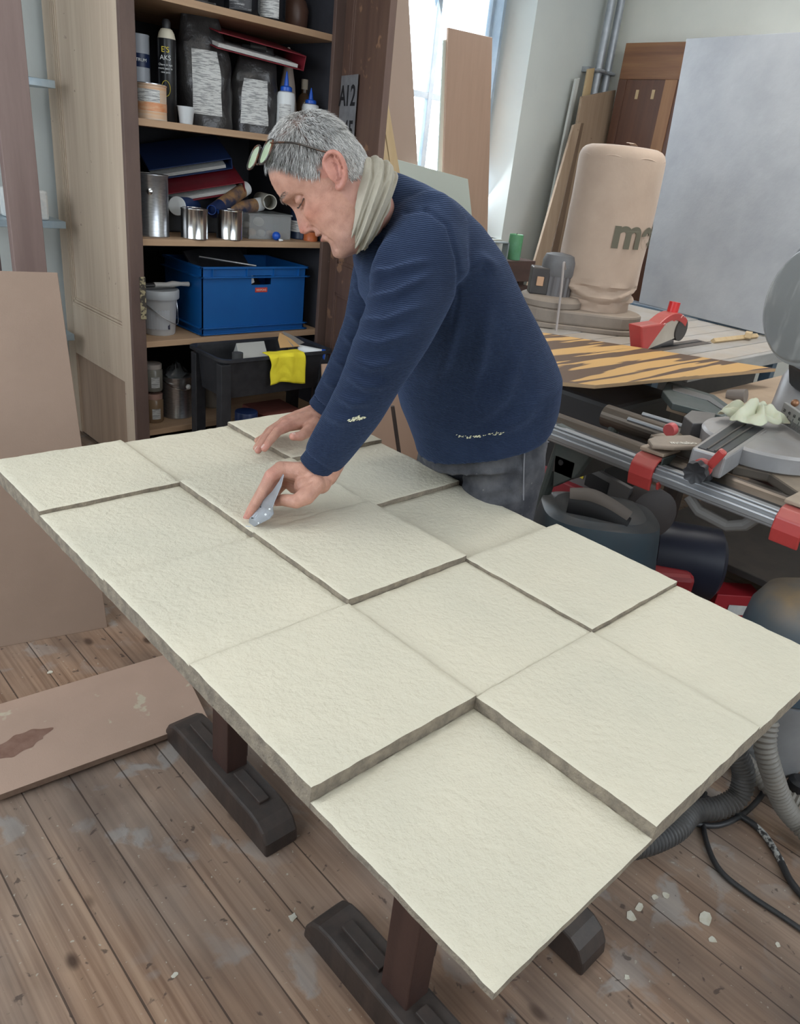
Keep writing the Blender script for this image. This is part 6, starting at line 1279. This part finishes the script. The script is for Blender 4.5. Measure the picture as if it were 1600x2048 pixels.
# dried plaster smears on the cloth (they follow the knit)
def smear(pts, w, seed):
    cs = []
    rd = random.Random(seed); g = G()
    from mathutils.bvhtree import BVHTree
    for (x, y) in pts:
        for k in range(w):
            px, py = x+rd.uniform(-7, 7), y+rd.uniform(-2.5, 2.5); r_ = ray(px, py); hit = BV.ray_cast(Vector(CAM-FEET), Vector(r_/np.linalg.norm(r_)))
            if hit[0] is None: continue
            p = V(*hit[0])+FEET; nn = V(*hit[1]); t1 = RT*.8+UP*.35; t1 -= nn*(t1@nn); t1 /= np.linalg.norm(t1); t2 = np.cross(nn, t1); a_, b2 = rd.uniform(.001, .004), rd.uniform(.0006, .0014)
            g.prism([p+nn*.0004+t1*a_, p+nn*.0004+t2*b2, p+nn*.0004-t1*a_, p+nn*.0004-t2*b2], nn*.0008)
    if g.v: g.build('plaster_smear', PNT, so)
from mathutils.bvhtree import BVHTree
BV = BVHTree.FromPolygons([tuple(v) for v in (co-FEET)], [tuple(p.vertices) for p in sw.polygons])
smear([(712, 838), (718, 836), (724, 834), (704, 841)], 12, 1); smear([(920, 872), (935, 874), (950, 874), (965, 872), (985, 868), (1000, 866)], 7, 2)
# --- trousers
JEA = mat('washed_black_denim', (.035, .037, .046), .85, c2=(.125, .125, .135), ns=11, lo=.40, hi=.70, bump=.0012, bs=240, c3=(.24, .23, .22), n3=38, t3=.68)
gj = G()
js = [ring_sec((850, 905), (1094, 905), 1.93, 1.83, .152), ring_sec((850, 850), (1094, 850), 1.93, 1.82, .150), ring_sec((850, 800), (1090, 790), 1.92, 1.80, .150)]
vs = [p for s_ in js for p in s_]; gj.add(vs, [(i*m_+j, i*m_+(j+1) % m_, (i+1)*m_+(j+1) % m_, (i+1)*m_+j) for i in range(2) for j in range(m_)]+[tuple(range(m_))[::-1], tuple(2*m_+j for j in range(m_))])
def leg(h_, k_, a_, o_):
    q = cr([h_+V(0, 0, .0), h_+V(0, 0, -.06), (h_+k_)/2, k_, (k_+a_)/2, a_+V(0, 0, -.02)], 6); gj.tube(q, np.interp(np.linspace(0, 1, len(q)), [0, .2, .4, .6, .8, 1], [.095, .096, .090, .075, .068, .066]), 28)
leg(LH, LK, LA, 0); leg(RH, RK, RA, 0)
jm = remesh('jeans', [gj], .0065, 10, .6); co = mesh_co(jm); no = mesh_no(jm)
cr_ = co-CAM; u_ = cr_/(cr_@FW)[:, None]*1.7
for pts, h, s in ((((850, 900), (900, 925), (960, 930)), .005, .009), (((870, 935), (930, 955), (1000, 950)), .005, .009), (((900, 965), (960, 985), (1020, 975)), .005, .009), (((930, 1000), (980, 1010), (1040, 1000)), .005, .009), (((980, 905), (1030, 930), (1050, 960)), .004, .01),
        (((1048, 860), (1045, 920), (1048, 1000), (1042, 1050)), .003, .004), (((1090, 860), (1085, 920), (1088, 985)), .003, .004)):
    lp = np.array([ray(*p)*1.7 for p in pts]); d2, t2 = segdist(u_, lp); co += no*(h*np.exp(-(d2/s)**2)*((cr_@FW) < 1.95))[:, None]
jm.vertices.foreach_set('co', co.astype('f').ravel()); jo = link_mesh('jeans', jm, [JEA], man, FEET)
BJ = BVHTree.FromPolygons([tuple(v) for v in (co-FEET)], [tuple(p.vertices) for p in jm.polygons])
def onj(x, y, off=.003):
    r_ = ray(x, y); r_ /= np.linalg.norm(r_); h_ = BJ.ray_cast(Vector(CAM-FEET), Vector(r_)); return None if h_[0] is None else V(*h_[0])+FEET+V(*h_[1])*off
pk = [[onj(x0_+(x1_-x0_)*u, y0_+(y1_-y0_)*v, .005) for u in np.linspace(0, 1, 7)] for v in np.linspace(0, 1, 12) for x0_, x1_, y0_, y1_ in ((1052-6*v, 1090-3*v, 868, 985),)]
if all(p is not None for r in pk for p in r):
    g = G(); g.add([p for r in pk for p in r], [(j*7+i, j*7+i+1, (j+1)*7+i+1, (j+1)*7+i) for j in range(11) for i in range(6)]); o = g.build('pocket', JEA, jo, smooth=True); md = o.modifiers.new('s', 'SOLIDIFY'); md.thickness = .004
THR = mat('denim_stitch', (.22, .22, .24), .8)
for line in (((1050, 862), (1046, 930), (1046, 1000)), ((1054, 880), (1095, 884))):
    pp = [onj(*p) for p in line]
    if all(p is not None for p in pp): g = G(); g.tube(cr(pp, 8), .0014, 6); g.build('stitching', THR, jo)
g = G(); p0 = onj(1096, 862, .004)
# shoes
SHO = mat('shoe_dark', (.04, .035, .032), .5)
for a_, s_ in ((LA, 0), (RA, 1)):
    f_ = V(-.80, .60, 0); g = G(); c = V(a_[0], a_[1], 0)
    g.ell(c+V(0, 0, .055)-f_*.02, (.052, .048, .055)); g.ell(c+f_*.09+V(0, 0, .036), (.10, .045, .036), np.stack([f_, V(-f_[1], f_[0], 0), V(0, 0, 1)], 1)); mm_ = remesh('shoe', [g], .006, 4); 
    cs = mesh_co(mm_); cs[:, 2] = np.maximum(cs[:, 2], .002); mm_.vertices.foreach_set('co', cs.astype('f').ravel()); link_mesh('shoe', mm_, [SHO], man, FEET)
# --- scarf
SCF = mat('scarf_linen', (.42, .385, .31), .9, c2=(.36, .33, .265), ns=14, bump=.0012, bs=110, sheen=.2)
sa, sb = AD(748, 326, 1.515), AD(714, 496, 1.515); scn = (sa+sb)/2; su = (sa-sb); sR = np.linalg.norm(su)/2; su /= 2*sR; ax_ = AD(700, 402, 1.505)-scn; ax_ -= su*(ax_@su); ax_ /= np.linalg.norm(ax_); sl = np.cross(ax_, su)
def scf(u, v):
    a_ = u*2*PI; w = (v-.5); wr = .5+.5*math.cos(a_)                       # wr 1 at the nape, 0 below the chin
    off = ax_*(w*(-.050-.036*wr)+.002-.006*wr) 
    fold_ = .0045*math.sin(v*21+2.2*math.sin(a_*1.0)+.8*noise.noise(Vector((math.cos(a_)*2, math.sin(a_)*2, v))))+.0022*math.sin(v*43+3*math.sin(a_*2))
    r1_ = sR*(.97-.10*math.cos(v*PI*2)*.0-.16*abs(w*2)**4); lat = .078-.012*abs(w*2)**3
    bulge = .010*math.cos(w*PI)
    return scn+off+su*math.cos(a_)*(r1_+fold_*.9+bulge*.6)+sl*math.sin(a_)*(lat+fold_+bulge)
g = G(); g.grid(lambda u, v: scf(u, v), 120, 56, True); o = g.build('scarf', SCF, man, smooth=True); md = o.modifiers.new('s', 'SOLIDIFY'); md.thickness = .006
g = G()
g.grid(lambda u, v: scf(u, .12+.76*v)*1.0-(scf(u, .12+.76*v)-(scn+ax_*((.12+.76*v-.5)*-.06)))*.10, 90, 20, True); o = g.build('scarf_lining', SCF, man, smooth=True)

# ------------------------------------------------------------------ glasses, steel plate
gl_ = thing('eyeglasses', 'tortoiseshell eyeglasses with greenish lenses pushed up on the man\'s grey hair', 'eyeglasses', tuple(H(.06, 0, .09)))
TOR = mat('tortoiseshell', (.025, .018, .016), .25, c2=(.13, .045, .02), ns=34, lo=.5, hi=.6)
LEN = mat('green_lens', (.55, .70, .45), .08, alpha=.55, spec=1.0, c2=(.75, .85, .65), ns=30)
fxn = V(.80, 0, .60)*1.0
def lens(sy):
    c = (V(.0550, .0435, .0965) if sy > 0 else V(.0850, -.0170, .1165)); u1 = V(-.42, .84, -.30); u1 /= np.linalg.norm(u1); w1 = V(.94, 0, -.34); w1 -= u1*(w1@u1); c = c+V(.30, .29, .84)*.007; w1 /= np.linalg.norm(w1); P = []
    for k in range(33):
        t = 2*PI*k/32; cc, ss = math.cos(t), math.sin(t); r = (abs(cc)**2.6+abs(ss)**2.6)**(-1/2.6); P.append(c+u1*.0240*r*cc+w1*.0245*r*ss)
    return [H(*p) for p in P], H(*c)
for s_ in (1, -1):
    P, c = lens(s_); g = G(); g.tube(P, .0021, 8, False); g.build('rim', TOR, gl_)
    g = G(); g.add(P[:-1]+[c], [(i, (i+1) % 32, 32) for i in range(32)]); o = g.build('lens', LEN, gl_); md = o.modifiers.new('s', 'SOLIDIFY'); md.thickness = .0012
    tp = [(.037, .072, .102), (.016, .085, .083), (-.002, .090, .063), (-.028, .088, .024), (-.044, .084, .008)] if s_ > 0 else [(.094, -.046, .115), (.06, -.075, .092), (.02, -.088, .066), (-.028, -.088, .024), (-.044, -.084, .008)]
    g = G(); g.tube(cr([H(*p) for p in tp], 8), [(.0020, .0042)]*33, 8, ref=hy); g.build('temple', TOR, gl_)
g = G(); g.tube(cr([H(.065, .0215, .1005), H(.073, .0105, .1065), H(.0765, -.0005, .1055)], 5), .0016, 8); g.build('bridge', TOR, gl_)
STL = mat('steel_plate', (.36, .38, .41), .42, .6, c2=(.30, .32, .35), ns=20, bump=.0004, bs=120)
t = thing('scraper_plate', 'thin curved steel plate held upright in the man\'s hand against the step of the panel', 'scraper', tuple(AZ(498, 1056, .78)))
PT = [(567, 948), (560, 962), (545, 984), (526, 1002), (522, 1010), (510, 1022), (500, 1034), (498, 1056)]
PB = [(568, 950), (563, 972), (551, 1000), (546, 1014), (548, 1028), (540, 1038), (520, 1048), (500, 1058)]
g = G(); vs = []; dp = [1.492, 1.494, 1.497, 1.50, 1.503, 1.506, 1.510, 1.516]; db_ = [1.488, 1.484, 1.472, 1.466, 1.462, 1.468, 1.49, 1.512]
A_ = [AD(*p, d) for p, d in zip(PT, dp)]; B_ = [AD(*p, d) for p, d in zip(PB, db_)]
for v in np.linspace(0, 1, 8):
    for a, b in zip(A_, B_): vs.append(a*(1-v)+b*v-FW*.001)
g.add(vs, [(j*8+i, j*8+i+1, (j+1)*8+i+1, (j+1)*8+i) for j in range(7) for i in range(7)]); o = g.build('blade', STL, t, smooth=False); md = o.modifiers.new('s', 'SOLIDIFY'); md.thickness = .0014
for (x, y, d, r, mm_) in ((504, 1036, 1.508, .0016, BLK), (521, 1014, 1.487, .0014, BLK), (531, 1029, 1.474, .0022, WHP), (539, 1018, 1.466, .0018, WHP), (517, 1046, 1.496, .0016, WHP)):
    c = AD(x, y, d-.010); g = G(); g.cyl(c, c+FW*.002, r, n=12); g.build('hole', mm_, t)
g = G(); a = AZ(490, 1056, .786); b = AZ(499, 1058, .786); g.slab(a, b, AZ(492, 1051, .790), .001); g.build('bent_lip', STL, t)
